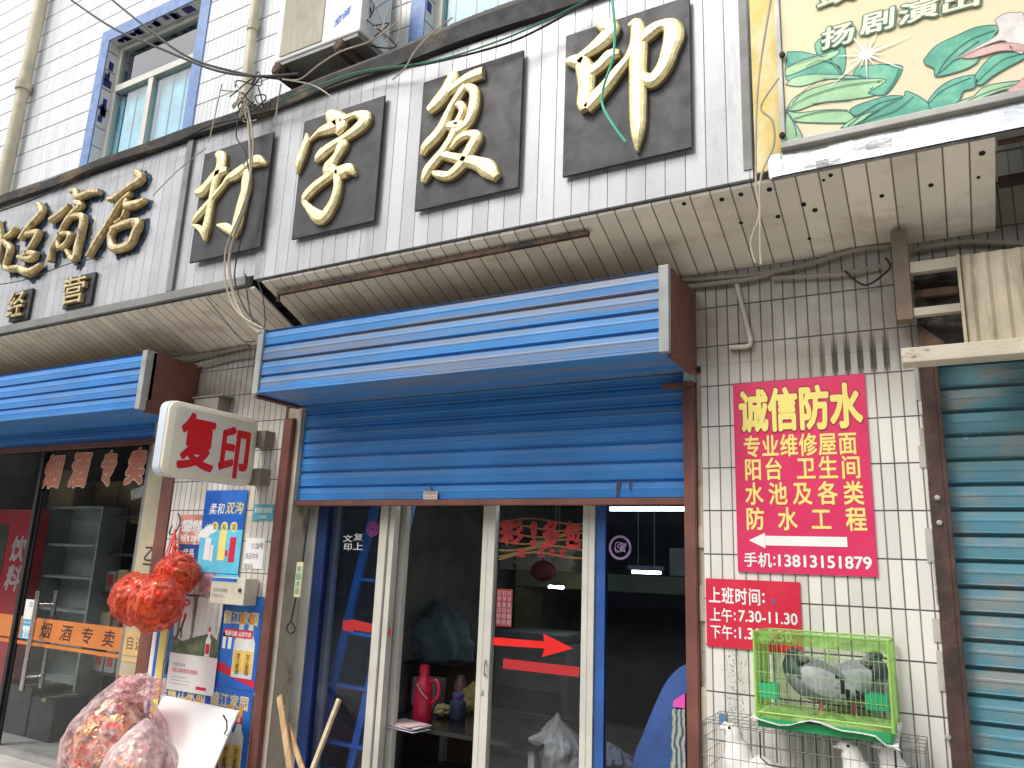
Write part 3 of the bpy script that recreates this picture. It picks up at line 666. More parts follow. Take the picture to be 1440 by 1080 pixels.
# ------------------------------------------------------------------ side frame right: post, rails, ribbed panel, beam
fr = thing("canopy_frame", "brown post and peeling beam frame holding a beige ribbed panel above the teal shutter", "frame", (.3, -.1, 2.5))
mb = MB(); mb.box(-.135, -.07, -.14, -.06, 2.72, 3.145); part("post", mb, M("dull brown post", (.20,.145,.105), .7, dirt=(.13,.10,.08)), fr, bevel=.003)
m_beam = M("peeling cream beam", (.55,.49,.38), .75, var=.1, dirt=(.16,.085,.04), dirt_at=(.58,.68), dsc=(6,9,14), bump=.3)
mb = MB(); mb.box(-.125, 2, -.27, -.16, 2.49, 2.555); part("beam", mb, m_beam, fr, bevel=.004)
for q in ((2.935, 2.985), (2.735, 2.77)): part("rail", MB().box(-.068, .14, -.13, -.09, *q), m_beam, fr)
mb = MB(); n = 34; pts = []
for i in range(n*4):
    x = .125+i*.0151; pts.append((x, -.215-(.012 if (i % 4) in (1, 2) else 0)))
mb.add([(x, y, 2.557) for x, y in pts]+[(x, y, 2.95+.02*0) for x, y in pts], [(i, i+1, len(pts)+i+1, len(pts)+i) for i in range(len(pts)-1)])
mb.box(.118, 2.1, -.205, -.19, 2.557, 2.957); mb.box(.11, .122, -.232, -.19, 2.556, 2.955)
part("ribbed_panel", mb, M("grimy beige panel", (.46,.40,.29), .6, var=.12, dirt=(.30,.25,.17), dirt_at=(.45,.62), dsc=(9,3,2)), fr)
mb = MB(); mb.box(-.06, 1.9, -.02, -.005, 2.61, 2.96); part("backing", mb, M("dark gap backing", (.05,.045,.04), .9, var=.5, sc=(12,12,12), dirt=(.12,.11,.09), dirt_at=(.5,.6), dsc=(6,6,14)), fr)  # near black sheet standing for the dark open space behind the frame
mb = MB(); mb.prism([(-.06,-.06,2.72),(.04,-.06,2.62),(.02,-.06,2.57),(-.06,-.06,2.60)], (0, .05, 0)); mb.box(-.06, .11, -.06, -.03, 2.84, 2.875); part("bracket", mb, m_rust, fr)

# ------------------------------------------------------------------ light box sign
lbx = thing("light_box_sign", "cream light box with red characters sticking out from the wall above the posters", "light box", (-4.14, -.45, 2.02))
def rrect(y0, y1, z0, z1, r, n=6):
    out = []
    for cy, cz, a0 in ((y1-r, z1-r, 0), (y0+r, z1-r, 90), (y0+r, z0+r, 180), (y1-r, z0+r, 270)):
        for k in range(n+1): a = R_(a0+90*k/n); out.append((cy+r*math.cos(a), cz+r*math.sin(a)))
    return out
ly0, ly1, lz0, lz1 = -.80, -.095, 2.05, 2.508
rings = []
for x, d in ((-4.195, 0), (-4.115, 0), (-4.108, .004), (-4.098, .022), (-4.092, .034)):
    rings.append([(x, y, z) for y, z in rrect(ly0+d, ly1-d, lz0+d, lz1-d, .06-d*.6)])
m_lbox = M("yellowed acrylic", (.82,.76,.58), .3, var=.05, dirt=(.55,.50,.38), dirt_at=(.6,.85), dsc=(3,3,3))
mb = MB(); mb.loft(rings); part("box_body", mb, m_lbox, lbx, smooth=True, angle=25)
rings = [[(x, y, z) for y, z in rrect(ly0-d, ly1+d, lz0-d, lz1+d, .062)] for x, d in ((-4.1952, .004), (-4.13, .004))]
mb = MB(); mb.loft(rings); part("side_band", mb, M("pale blue plastic", (.62,.68,.78), .35, var=.04), lbx, smooth=True, angle=25)
mb0 = MB(); mb1 = MB()
for ch, a, b, z0, z1 in (('复', -.715, -.445, 2.10, 2.455), ('印', -.415, -.155, 2.085, 2.43)):
    em_text(mb0, ch, a, z0, b-a, z1-z0, -4.0905, axis='x', off=.05, pad=.05); em_text(mb1, ch, a, z0, b-a, z1-z0, -4.0885, axis='x', off=.033, pad=.05)
part("lettering_outline", mb0, m_pw, lbx); part("lettering", mb1, m_pred, lbx)
mb = MB()
for z in (2.12, 2.38): mb.box(-4.17, -4.04, ly1+.005, -.003, z-.06, z+.05)
part("wall_bracket", mb, M("grimy bracket", (.22,.19,.15), .8), lbx)
mb = MB(); a = W(285, 556, -.06); mb.box(a.x-.02, a.x+.24, -.11, -.004, 2.56, 2.70); mb.box(a.x-.04, a.x+.28, -.12, -.004, 2.702, 2.712); single("junction_box", mb, M("grimy grey box", (.22,.20,.17), .7), "grimy grey wall box above the cream light box", "electrical box", bevel=.004)

# ------------------------------------------------------------------ posters on the left pier
def rect(u0, v0, u1, v1, y=0): a = W(u0, v1, y); b = W(u1, v0, y); return a.x, b.x, a.z, b.z
def poster(name, label, cat, x0, x1, z0, z1, m, y, group=None):
    t = thing(name, label, cat, ((x0+x1)/2, y, z0), group)
    part("sheet", MB().box(x0, x1, y-.0015, y, z0, z1), m, t); return t
def bottle(mb, x, z, h, y, mi, cap=1, lab=2):
    r = h*.13; pr = [(-r,0),(r,0),(r,.55*h),(.45*r,.68*h),(.38*r,.86*h),(-.38*r,.86*h),(-.45*r,.68*h),(-r,.55*h)]
    mb.poly([(x+a, y, z+b) for a, b in pr], mi); mb.poly([(x-.42*r,y-.0003,z+.84*h),(x+.42*r,y-.0003,z+.84*h),(x+.42*r,y-.0003,z+h),(x-.42*r,y-.0003,z+h)], cap)
    mb.poly([(x-.8*r,y-.0003,z+.08*h),(x+.8*r,y-.0003,z+.08*h),(x+.8*r,y-.0003,z+.42*h),(x-.8*r,y-.0003,z+.42*h)], lab)
bm_ = [M("bottle clear", (.70,.72,.66), .4), M("bottle cap orange", (.75,.33,.04), .4), M("bottle label gold", (.80,.52,.10), .4), m_red, m_yel, m_pw]
# tall blue poster with lotus
x0, x1, z0, z1 = -4.66, -4.235, 1.462, 2.035
p = poster("poster", "tall blue liquor poster with white lotus and cyan lower half below the light box", "poster", x0, x1, z0, z1, m_pblue, -.008)
part("cyan_field", MB().box(x0+.004, x1-.004, -.0102, -.0096, z0+.004, z0+.30), m_cyan, p)
mb = MB(); row(mb, '柔和', x0+.06, z1-.17, .15, .08, -.0106, off=.01, shear=.15); row(mb, '双沟', x0+.225, z1-.165, .17, .085, -.0106, off=.02, shear=.2, mi=1)
for k in range(3):
    cx = x0+.14+k*.095; mb.lathe([(.030,-.0002),(.036,0)], (cx, -.0103, z1-.255), 16, 1, 'y'); em_text(mb, '柔和酒'[k], cx-.02, z1-.277, .04, .044, -.0109, mi=2)
part("lettering", mb, [m_pw, M("print gold", (.72,.58,.18), .45), m_ink], p)
mb = MB()
for cx, cz in ((x0+.09, z0+.27), (x0+.04, z0+.24)):
    for k in range(7):
        a = R_(25+k*22); q = R_(10); L_ = .075
        mb.poly([(cx, -.0106-k*.0001, cz), (cx+L_*.6*math.cos(a-q*2), -.0106-k*.0001, cz+L_*.6*math.sin(a-q*2)), (cx+L_*math.cos(a), -.0106-k*.0001, cz+L_*math.sin(a)), (cx+L_*.6*math.cos(a+q*2), -.0106-k*.0001, cz+L_*.6*math.sin(a+q*2))])
part("lotus_print", mb, m_pw, p)
mb = MB()
for a, b, c, h, mi in ((.06,.12,.09,.15,5),(.125,.15,.08,.11,5),(.20,.27,.09,.20,4),(.31,.37,.08,.17,3),(.275,.30,.12,.04,3)):
    mb.box(x0+a, x0+b, -.0113, -.0107, z0+c, z0+c+h, mi)
part("carton_print", mb, bm_, p)
# red-white torn notice
x0, x1, z0, z1 = rect(250, 724, 285, 765)
x0 -= .0; x1 = x0+.28; p = poster("poster", "faded red and white torn notice left of the tall blue poster", "poster", x0, x1, z0, z1, M("faded red paper", (.55,.22,.17), .7, var=.2, sc=(10,10,10), dirt=(.66,.58,.52), dirt_at=(.5,.6), dsc=(12,12,12)), -.004)
mb = MB(); row(mb, '农特信用', x0+.02, z1-.12, .24, .08, -.0062, off=.03); row(mb, '批发', x0+.05, z0+.09, .18, .08, -.0062, off=.03); row(mb, '电话1385', x0+.02, z0+.02, .22, .05, -.0062, off=.02); part("lettering", mb, m_pw, p)
# navy poster
x0, x1, z0, z1 = rect(247, 766, 283, 812); p = poster("poster", "small navy poster half hidden behind the upper red mesh bag", "poster", x0, x1+.04, z0, z1, M("print navy", (.02,.05,.20), .4, var=.3), -.006)
mb = MB(); put_text(mb, '优品', x0+.05, z1-.09, .12, .06, -.008, off=.02); part("lettering", mb, m_pw, p)
# teal plate
x0, x1, z0, z1 = -4.165, -3.97, 1.825, 1.935; p = poster("wall_plate", "small teal address plate with white lettering beside the brown door post", "sign", x0, x1, z0, z1, m_teal, -.004)
mb = MB(); put_text(mb, '新城街道综合', x0+.015, z0+.052, .165, .038, -.0062, off=.012); put_text(mb, '北河南路', x0+.05, z0+.015, .085, .022, -.0062, off=.012); part("lettering", mb, m_pw, p)
# white paper with handwritten script
x0, x1, z0, z1 = rect(349, 757, 378, 795); x0 = -4.20; x1 = -4.02; p = poster("paper_notice", "white paper notice with black handwriting above the beige meter box", "notice", x0, x1, z0-.02, z1, m_whiteb, -.003)
mb = MB(); put_text(mb, '1128号', x0+.06, z1-.075, .11, .045, -.0048, off=.01); put_text(mb, '商品市场', x0+.01, z1-.14, .12, .04, -.0048); put_text(mb, '80436', x0+.01, z1-.2, .08, .03, -.0048); part("lettering", mb, m_ink, p)
# strip of small prints
x0, x1, z0, z1 = rect(268, 812, 318, 836); p = poster("poster", "narrow pale blue snow scene poster strip under the tall blue poster", "poster", -4.60, -4.23, 1.33, 1.46, m_cyan, -.007)
mb = MB(); mb.box(-4.60, -4.45, -.0092, -.0086, 1.33, 1.46); part("pink_field", mb, M("print mauve", (.50,.30,.36), .5, var=.4, sc=(18,18,18)), p)
# big blue bottle posters (three)
def bottle_poster(label, x0, x1, z0, z1, y, toff=.115):
    p = poster("poster", label, "poster", x0, x1, z0, z1, m_pblue, y, "blue yellow bottle posters")
    w_ = x1-x0; h = z1-z0
    mb = MB(); row(mb, '龍江家园', x0+.04*w_, z1-toff, w_*.88, .085, y-.0021, off=.03); mb2 = MB()
    part("lettering", mb, M("print straw", (.72,.62,.32), .45), p)
    zb = z1-toff-.05; b = part("red_banner", MB().box(x0+.08*w_, x1-.18*w_, y-.0024, y-.0018, zb-.035, zb+.018), m_red, p)
    mb = MB(); put_text(mb, '甄藏佳酿 品质传递', x0+.12*w_, zb-.026, w_*.66, .033, y-.0028, off=.015); part("lettering", mb, m_pw, b)
    if h > .4:
        mb = MB(); bottle(mb, x0+.52*w_, z0+.07, .40, y-.0022, 0); bottle(mb, x0+.76*w_, z0+.07, .40, y-.0023, 0)
        for k in range(2): mb.box(x0+w_*(.08+.14*k), x0+w_*(.16+.15*k), y-.0024, y-.0019, z0+.24, z0+.34, 5)
        part("bottle_print", mb, bm_, p)
        mb = MB()
        for xx in (.52, .76):
            for k, ch in enumerate('龙江家园'): em_text(mb, ch, x0+xx*w_-.018, z0+.19-k*.033, .036, .032, y-.003, off=.02)
        part("bottle_lettering", mb, m_ink, p)
        part("red_stripe", MB().prism([(x0+.004,y-.0019,z0+.10),(x0+.004,y-.0019,z0+.16),(x1-.004,y-.0019,z0+.06),(x1-.004,y-.0019,z0+.02)], (0, -.0002, 0)), m_red, p)
bottle_poster("blue poster of two yellow bottles beside the waterfall calendar", -4.34, -3.97, .745, 1.33, -.005, .185)
bottle_poster("left one of the two blue bottle posters half hidden behind the white board", -4.80, -4.372, .18, .742, -.010)
bottle_poster("right one of the two blue bottle posters half hidden behind the white board", -4.368, -3.97, .18, .742, -.011)
p = poster("poster", "dark blue poster edge showing a small portrait left of the waterfall calendar", "poster", -4.86, -4.60, .745, 1.31, m_pblue, -.004)
mb = MB(); mb.lathe([(.022,-.0002),(.03,0)], (-4.80, -.0058, .90), 12, 0, 'y'); mb.poly([(-4.85,-.0061,.77),(-4.75,-.0061,.77),(-4.765,-.0061,.86),(-4.835,-.0061,.86)], 1); part("portrait_print", mb, [M("print skin", (.55,.36,.25), .5), m_ink], p)
# waterfall calendar
x0, x1, z0, z1 = -4.80, -4.335, .92, 1.30
cal = poster("calendar", "waterfall calendar with a white lower leaf hung on the blue posters", "calendar", x0, x1, z0, z1, M("print waterfall", (.55,.57,.56), .4, var=.2, sc=(9,9,1.2), dirt=(.12,.13,.11), dirt_at=(.5,.62), dsc=(11,5,1.3)), -.016)
part("rock_print", MB().prism([(x0+.002,-.0177,z0),(x1-.002,-.0177,z0),(x1-.002,-.0177,z0+.1),(x1-.09,-.0177,z0+.15),(x1-.22,-.0177,z0+.12),(x0+.1,-.0177,z0+.08),(x0+.002,-.0177,z0+.11)], (0,-.0004,0)), M("print rocks", (.10,.13,.07), .5, var=.5, sc=(16,16,16)), cal)
mb = MB(); mb.ball((x0+.10,-.0185,z0+.245), .018, .0006, .022, 6); mb.beam((x0+.10,-.0185,z0+.235), (x0+.075,-.0185,z0+.16), .018, .001, (0,1,0), 1); mb.beam((x0+.075,-.0187,z0+.165), (x0+.03,-.0187,z0+.09), .012, .001, (0,1,0), 1); mb.beam((x0+.08,-.0189,z0+.165), (x0+.085,-.0189,z0+.10), .012, .001, (0,1,0), 1); part("figure_print", mb, [m_red, m_ink], cal)
mb = MB(); bottle(mb, x1-.10, z0+.0, .19, -.0188, 5, 3, 3); part("bottle_print", mb, bm_, cal)
mb = MB(); mb.ball((x0+.09,-.0185,z1-.045), .042, .0006, .025, 8); b = part("badge", mb, m_red, cal); mb = MB(); put_text(mb, '白酒', x0+.065, z1-.055, .05, .02, -.0196, off=.02); part("lettering", mb, m_pw, b)
lf = part("white_leaf", MB().box(x0-.0, x1+.01, -.021, -.0195, .68, .918), m_white, cal)
mb = MB(); put_text(mb, '浓香型大曲酒', x0+.04, .835, .13, .024, -.0215, off=.005, mi=1); put_text(mb, '浓香白酒绵柔型酒类酿造', x0+.04, .795, .26, .03, -.0215, off=.01)
for k, (a, b) in enumerate(((.04,.20),(.04,.24),(.04,.22))): mb.box(x0+a, x0+b, -.0217, -.0213, .765-k*.022, .768-k*.022, 1)
mb.box(x0+.30, x0+.40, -.0217, -.0213, .705, .725); part("lettering", mb, [m_red, M("print grey", (.3,.3,.32), .6)], lf)
# yellow strip banner at the pier's left edge
t = thing("strip_banner", "narrow yellow white and blue banner strip at the left edge of the poster wall", "banner", (-4.96, -.01, .2))
mb = MB(); mb.box(-5.028, -4.985, -.008, -.004, .2, 1.12); part("white_strip", mb, m_pw, t); mb = MB(); mb.box(-4.984, -4.95, -.008, -.004, .2, 1.12); part("blue_strip", mb, m_pblue, t); mb = MB(); mb.box(-4.949, -4.875, -.009, -.004, .2, 1.12); part("yellow_strip", mb, m_yel, t)
# meter box
t = thing("meter_box", "beige metal meter box with a key lock under the white paper notice", "meter box", (-4.16, -.06, 1.29))
mb = MB(); mb.box(-4.35, -4.03, -.125, -.012, 1.275, 1.445); part("box_body", mb, M("beige enamel", (.56,.53,.42), .5, dirt=(.45,.42,.33)), t, bevel=.006)
mb = MB(); mb.box(-4.345, -4.11, -.1275, -.1255, 1.42, 1.441); part("torn_label", mb, m_pblue, t); mb = MB(); mb.lathe([(.012,-.135),(.014,-.1255)], (-4.07, 0, 1.37), 10, axis='y'); part("lock", mb, m_rust, t)
mb = MB(); put_text(mb, '专用电表箱', -4.33, 1.35, .14, .025, -.1262); put_text(mb, '严禁打开', -4.33, 1.315, .11, .022, -.1262); part("lettering", mb, M("print pale green", (.25,.32,.27), .6), t)
# white board
a, b, c, d = (-4.665, -.14, .655), (-3.985, -.11, .635), (-3.95, -.44, .01), (-4.70, -.46, .01)
mb = MB(); mb.prism([a, b, c, d], (0, .018, .008)); t = single("white_board", mb, m_whiteb, "plain white panel leaning against the poster wall", "board", bevel=.003)
mb = MB(); p = W(322, 1012, -.16); mb.tube([(p.x-.03, -.175, p.z+.02), (p.x-.01,-.2,p.z+.03), (p.x+.02,-.195,p.z), (p.x+.02,-.185,p.z-.05), (p.x,-.185,p.z-.08)], .005, mi=0); part("wire_loop", mb, m_wire, t)

# ------------------------------------------------------------------ pink and red signs on the right pier
x0, x1, z0, z1 = -.893, -.292, 1.608, 2.519
t = thing("sign_board", "large crimson waterproofing advertisement with yellow lettering on the white tiles", "sign", (-.59, -.01, 1.6))
part("sheet", MB().box(x0, x1, -.009, -.003, z0, z1), m_pink, t)
yt = -.0105; mb0 = MB(); mb1 = MB()
for k, ch in enumerate('诚信防水'):
    xx = x0+.028+k*.139
    em_text(mb0, ch, xx, z1-.245, .135, .21, yt, off=.056, pad=.056); em_text(mb1, ch, xx, z1-.245, .135, .21, yt-.0012, off=.040, pad=.056)
part("title_outline", mb0, M("print maroon", (.28,.02,.04), .5), t); part("title", mb1, m_yel, t)
mb = MB()
for s, xx, wd, zz, gap in (('专业维修屋面', .045, .505, -.3695, .10), ('阳台', .045, .175, -.48, .18), ('卫生间', .285, .275, -.48, .18), ('水池及各类', .045, .52, -.5965, .32), ('防水工程', .045, .525, -.7135, .75)):
    row(mb, s, x0+xx, z1+zz, wd, .105, yt, gap, off=.022)
part("lettering", mb, m_yel, t)
mb = MB(); ax = x0+.055; az = z0+.147
mb.poly([(ax,yt,az),(ax+.075,yt,az-.036),(ax+.075,yt,az+.036)]); mb.poly([(ax+.0755,yt,az-.022),(ax+.43,yt,az-.022),(ax+.43,yt,az+.022),(ax+.0755,yt,az+.022)]); part("arrow", mb, m_pw, t)
mb = MB(); row(mb, '手机', x0+.03, z0+.026, .125, .066, yt, .08, off=.022); put_text(mb, ':', x0+.163, z0+.034, .010, .042, yt, off=.02); put_text(mb, '13813151879', x0+.185, z0+.030, .395, .056, yt, off=.026); part("phone_number", mb, m_pw, t)
x0, x1, z0, z1 = -1.048, -.618, 1.262, 1.572
t = thing("sign_board", "small red opening hours sign with white lettering partly behind the green cage", "sign", (-.83, -.01, 1.26))
part("sheet", MB().box(x0, x1, -.009, -.003, z0, z1), m_red, t)
mb = MB(); row(mb, '上班时间', x0+.015, z1-.112, .24, .075, yt, .12, off=.022); put_text(mb, ':', x0+.262, z1-.10, .012, .045, yt, off=.02)
for s, q, zz in (('上午', '7.30-11.30', -.195), ('下午', '1.30-5.30', -.272)):
    row(mb, s, x0+.018, z1+zz, .105, .062, yt, .10, off=.02); put_text(mb, ':', x0+.130, z1+zz+.008, .009, .038, yt, off=.02)
    put_text(mb, q, x0+.152, z1+zz+.006, .262 if s == '上午' else .235, .052, yt, off=.022)
part("lettering", mb, m_pw, t)
mb = MB(); p = W(1088, 846, -.01); mb.ball((p.x, yt-.0003, p.z), .010, .0005, .016, 6); part("scrap", mb, M("violet scrap", (.25,.08,.25), .6), t)
# poster remains on the tiles
mb = MB(); random.seed(12)
for (u0, v0, u1, v1, n) in ((1018, 905, 1050, 1000, 240), (1082, 915, 1098, 950, 50)):
    for i in range(n*3):
        p = W(random.gauss((u0+u1)/2, (u1-u0)*.26), random.uniform(v0, v1), 0); s = random.uniform(.0012, .0042); mb.prism([p+Vector((random.uniform(-1,1)*s, -.001, random.uniform(-1,1)*s)) for q in range(3)], (0, -.001, 0), random.randrange(6) == 0)
single("paper_remains", mb, [M("torn print grey", (.24,.25,.27), .8), M("torn print blue", (.18,.30,.42), .8)], "torn grey specks of an old paper notice left of the green bird cage", "paper remains")
# ------------------------------------------------------------------ glass doors of the print shop
m_bframe_shade = M("shaded blue frame film", (.012,.035,.13), .4)  # the blue film again, its colour darkened for the shadow on the left strip
m_bframe = M("blue frame film", (.03,.105,.33), .4, var=.2, sc=(4,4,4))
fx = thing("glass_shop_front", "fixed cream and blue framed glazing behind the half raised blue shutter", "shop front", (-2.5, .2, 0))
mb = MB(); mb.box(-3.828, -3.74, .17, .24, .03, 2.3); part("jamb", mb, m_alu2, fx, bevel=.004)
mb = MB(); mb.box(-3.738, -3.655, .18, .23, .03, 2.3); part("blue_strip", mb, m_bframe_shade, fx)
mb = MB(); mb.box(-3.195, -3.135, .165, .235, .03, 2.3); mb.box(-3.128, -3.088, .18, .235, .03, 2.3); part("stile", mb, m_alu, fx, bevel=.004)
mb = MB(); mb.box(-1.705, -1.65, .19, .235, .03, 2.3); part("blue_strip", mb, m_bframe, fx)
mb = MB(); mb.box(-3.654, -3.196, .202, .208, .06, 2.3); part("pane", mb, glass_mat("blue pane", (.72,.78,.90), 1.0), fx)
mb = MB(); mb.box(-1.649, -1.10, .202, .208, .06, 2.3); part("pane", mb, glass_mat("blue pane right", (.60,.66,.78), 1.0), fx)
mb = MB(); mb.box(-3.83, -1.10, .16, .36, 2.30, 2.58); mb.box(-3.83, -1.10, .15, .38, .005, .029); part("track", mb, m_alu2, fx)
def leaf(x0, x1, y, label, s=.085):
    t = thing("sliding_door", label, "door", ((x0+x1)/2, y, .03))
    for a, b in ((x0, x0+s), (x1-s*.85, x1)):
        mb = MB(); mb.box(a, b, y-.022, y+.022, .032, 2.295); mb.box(a+.03, a+.036, y-.025, y-.0215, .032, 2.295); part("stile", mb, m_alu, t, bevel=.003)
    mb = MB(); mb.box(x0+s, x1-s*.85, y-.02, y+.02, .032, .13); mb.box(x0+s, x1-s*.85, y-.02, y+.02, 2.22, 2.295); part("rail", mb, m_alu, t)
    mb = MB(); mb.box(x0+s, x1-s*.85, y-.003, y+.003, .13, 2.22); part("pane", mb, m_glass, t)
    return t
d1 = leaf(-3.74, -3.068, .30, "sliding door leaf pushed open behind the left fixed pane with the ladder")
mb = MB(); mb.box(-3.112, -3.098, .262, .277, 1.10, 1.17); part("handle", mb, m_cap, d1, bevel=.003)
d2 = leaf(-2.428, -1.708, .20, "closed sliding glass door leaf carrying the red arrow")
mb = MB(); p = W(681, 940, .17); mb.tube([(p.x,.177,p.z+.045),(p.x+.01,.155,p.z+.03),(p.x+.01,.155,p.z-.02),(p.x,.177,p.z-.035)], .006); mb.ball((p.x-.012,.176,p.z-.13), .012, .005, .018, 6); part("handle", mb, m_cap, d2)
yg = .1955
def pix(mb, pts, y, mi=0): mb.poly([tuple(W(u, v, y)) for u, v in pts][::-1], mi)
mb = MB(); pix(mb, [(694,896),(765,902),(764,891),(806,912),(762,924),(766,912),(692,907)], yg); part("arrow_decal", mb, m_pred, d2)
mb = MB(); pix(mb, [(708,926),(815,938),(814,952),(707,940)], yg); part("bar_decal", mb, m_pdred, d2)
mb = MB()
for ch, u0, v0, u1, v1 in (('彩', 702, 730, 737, 766), ('!', 745, 733, 756, 768), ('多', 762, 730, 788, 772), ('包', 792, 732, 818, 772)):
    a = W(u0, v1, yg); b = W(u1, v0, yg); put_text(mb, ch, a.x, a.z, b.x-a.x, b.z-a.z, yg, off=.045)
for k, ch in enumerate('图名片宝'):
    u = (728, 756, 771, 786)[k]; a = W(u, 784, yg); b = W(u+10, 771, yg); put_text(mb, ch, a.x, a.z, b.x-a.x, b.z-a.z, yg, off=.03)
part("red_lettering", mb, M("faded decal red", (.30,.012,.012), .6, var=.4, sc=(16,16,16)), d2)
mb = MB()
for k in range(7):
    pts = [W(702+j*12, 737+k*8-6*math.sin(j*.5+k)-j*.6, yg+.0006) for j in range(11)]
    outline(mb, [Vector(q) for q in pts], yg+.0006, .010, 0, False)
part("wave_decal", mb, M("decal ochre", (.16,.09,.015), .6), d2)
mb = MB(); a = W(697, 880, yg); b = W(721, 829, yg); mb.box(a.x, b.x, yg-.0004, yg, a.z, b.z); cp = part("couplet_decal", mb, M("faded red decal", (.22,.025,.03), .6), d2)
mb = MB()
cw = (b.x-a.x)/3; rh = (b.z-a.z)/6.5
for i in range(3):
    for j, ch in enumerate('打字复印照相'): em_text(mb, ch, a.x+cw*(i+.12), b.z-rh*(j+1.15), cw*.75, rh*.85, yg-.0012, off=.01)
part("lettering", mb, M("decal grey", (.35,.27,.27), .6), cp)
yf = .2005
mb = MB(); pix(mb, [(497,871),(550,884),(550,894),(497,886)], yf); pix(mb, [(482,873),(497,871),(497,889),(482,886)], yf); part("red_tape", mb, m_pdred, fx)
mb = MB(); p = W(524, 744, yf)
for r in (.045, .028, .014):
    outline(mb, [Vector((p.x+r*math.cos(a), 0, p.z+r*math.sin(a))) for a in [i*.45 for i in range(14)]], yf, .010, 0)
part("round_sticker", mb, M("sticker magenta", (.30,.04,.22), .6), fx)
mb = MB()
for ch, u0, v0, u1, v1 in (('文', 482, 752, 496, 762), ('印', 483, 764, 495, 774), ('复', 497, 750, 511, 760), ('上', 496, 763, 511, 773)):
    a = W(u0, v1, yf); b = W(u1, v0, yf); put_text(mb, ch, a.x, a.z, b.x-a.x, b.z-a.z, yf, off=.02)
part("white_lettering", mb, M("decal white", (.55,.58,.62), .6), fx)
mb = MB(); p = W(872, 770, yf)
for r in (.062, .055): outline(mb, [Vector((p.x+r*math.cos(a), 0, p.z+r*math.sin(a))) for a in [i*.25 for i in range(25)]], yf, .005, 0)
random.seed(4)
for k in range(7):
    q = [Vector((p.x+random.uniform(-.04,.04), 0, p.z+random.uniform(-.03,.03))) for i in range(3)]; outline(mb, spline(q, 4), yf-.0003*k, .004, 0, False)
part("round_sticker", mb, M("sticker lilac", (.30,.20,.40), .6), fx)
# hook rod and wooden sticks before the reveal
mb = MB(); mb.tube([W(435,715,.02), W(424,800,.02), W(411,865,.02), W(410,874,.02), W(415,885,.02), W(409,891,.02), W(403,884,.02), W(409,873,.02)], .006, smooth_pts=4); 
t = single("hooked_rod", mb, m_wire, "dark iron rod with a loop hook hanging beside the plaster reveal", "hook", smooth=True)
mb = MB(); p = W(421, 815, .0); mb.box(p.x-.028, p.x+.028, -.01, .008, p.z-.11, p.z+.11); t = single("tag", mb, M("pale yellow tag", (.62,.58,.36), .6), "pale yellow tag with green characters hanging on the hooked rod", "tag", bevel=.004)
mb = MB()
for k, ch in enumerate('丰园木业'): em_text(mb, ch, p.x-.02, p.z+.045-k*.045, .04, .04, -.0112, off=.02)
part("lettering", mb, M("print green", (.05,.30,.22), .6), t)
m_wood = M("raw wood", (.50,.33,.17), .7, var=.2, sc=(20,20,3), dirt=(.3,.19,.1), dsc=(25,25,2))
def pole(p0, p1, w_, h, label, m):
    mb = MB(); a = W(*p0, -.02); d = (W(*p1, -.16)-a); b = a+d*((a.z-.02)/max(.01, -d.z)); mb.beam(a, b, w_, h, (0,1,0)); single("wooden_stick", mb, m, label, "stick", bevel=.003)
pole((393,979), (408,1080), .045, .015, "flat pale plank leaning before the plaster reveal", m_wood)
pole((404,1018), (424,1078), .035, .014, "shorter pale lath crossing the leaning plank", m_wood)
pole((477,983), (440,1080), .024, .024, "thin bamboo pole leaning in front of the blue ladder", M("bamboo", (.58,.46,.29), .6, var=.2, sc=(8,8,20)))
# ------------------------------------------------------------------ inside the print shop
lad = thing("ladder", "bright blue metal ladder leaning behind the left glass pane", "ladder", (-3.6, .6, 0))
m_lad = M("blue ladder paint", (.13,.42,.92), .4, var=.1)
A = W(522, 735, .42); B = W(440, 1080, .42); d = (B-A)/(A.z-B.z); A = A+d*(-.15); B = A+d*(A.z-.01)
off = Vector((.27, .05, 0))
for o_, nm in ((Vector(), 'rail'), (off, 'rail')):
    mb = MB(); mb.beam(A+o_, B+o_, .055, .03, (0,1,0)); part("rail", mb, m_lad, lad)
for u, v in ((507,814),(491,889),(475,962),(459,1041)):
    p = W(u, v, .42); mb = MB(); mb.beam((p.x, p.y, p.z), p+off+Vector((0,0,-.02)), .035, .02); part("rung", mb, m_lad, lad)
for k in range(1): 
    p = A+d*(A.z-.25); mb = MB(); mb.beam(p, p+off, .035, .02); part("rung", mb, m_lad, lad)
tz = .60
t = thing("table", "low black table covered with papers just inside the open door", "table", (-2.8, .9, 0))
mb = MB(); mb.box(-3.35, -2.15, .42, 1.25, tz-.03, tz); part("table_top", mb, M("black lacquer", (.012,.012,.013), .2, var=.1), t, bevel=.004)
for x in (-3.3, -2.2):
    for y in (.47, 1.2): mb = MB(); mb.box(x-.02, x+.02, y-.02, y+.02, .005, tz-.03); part("leg", mb, m_cap, t)
mb = MB(); mb.box(-3.3, -2.2, .5, 1.2, .2, .22); part("shelf", mb, m_black, t)
tp = W(593, 1016, z=tz); s = (tp.y+3.8)/3.8
t = thing("thermos_flask", "tall crimson thermos flask standing on the low black table", "thermos", (tp.x, tp.y, tz))
m_th = M("crimson enamel", (.50,.012,.045), .3, var=.08)
R = .062; H = .35
mb = MB(); mb.lathe([(R*.95,0),(R,.01),(R*1.0,.10),(R*.97,.19),(R*.86,.235),(R*.60,.265),(R*.52,.285)], tp, 24); part("body", mb, m_th, t, smooth=True)
mb = MB(); mb.lathe([(R*.53,.2855),(R*.56,.30),(R*.50,.345),(R*.3,.35)], tp, 20); part("cap", mb, m_th, t, smooth=True)
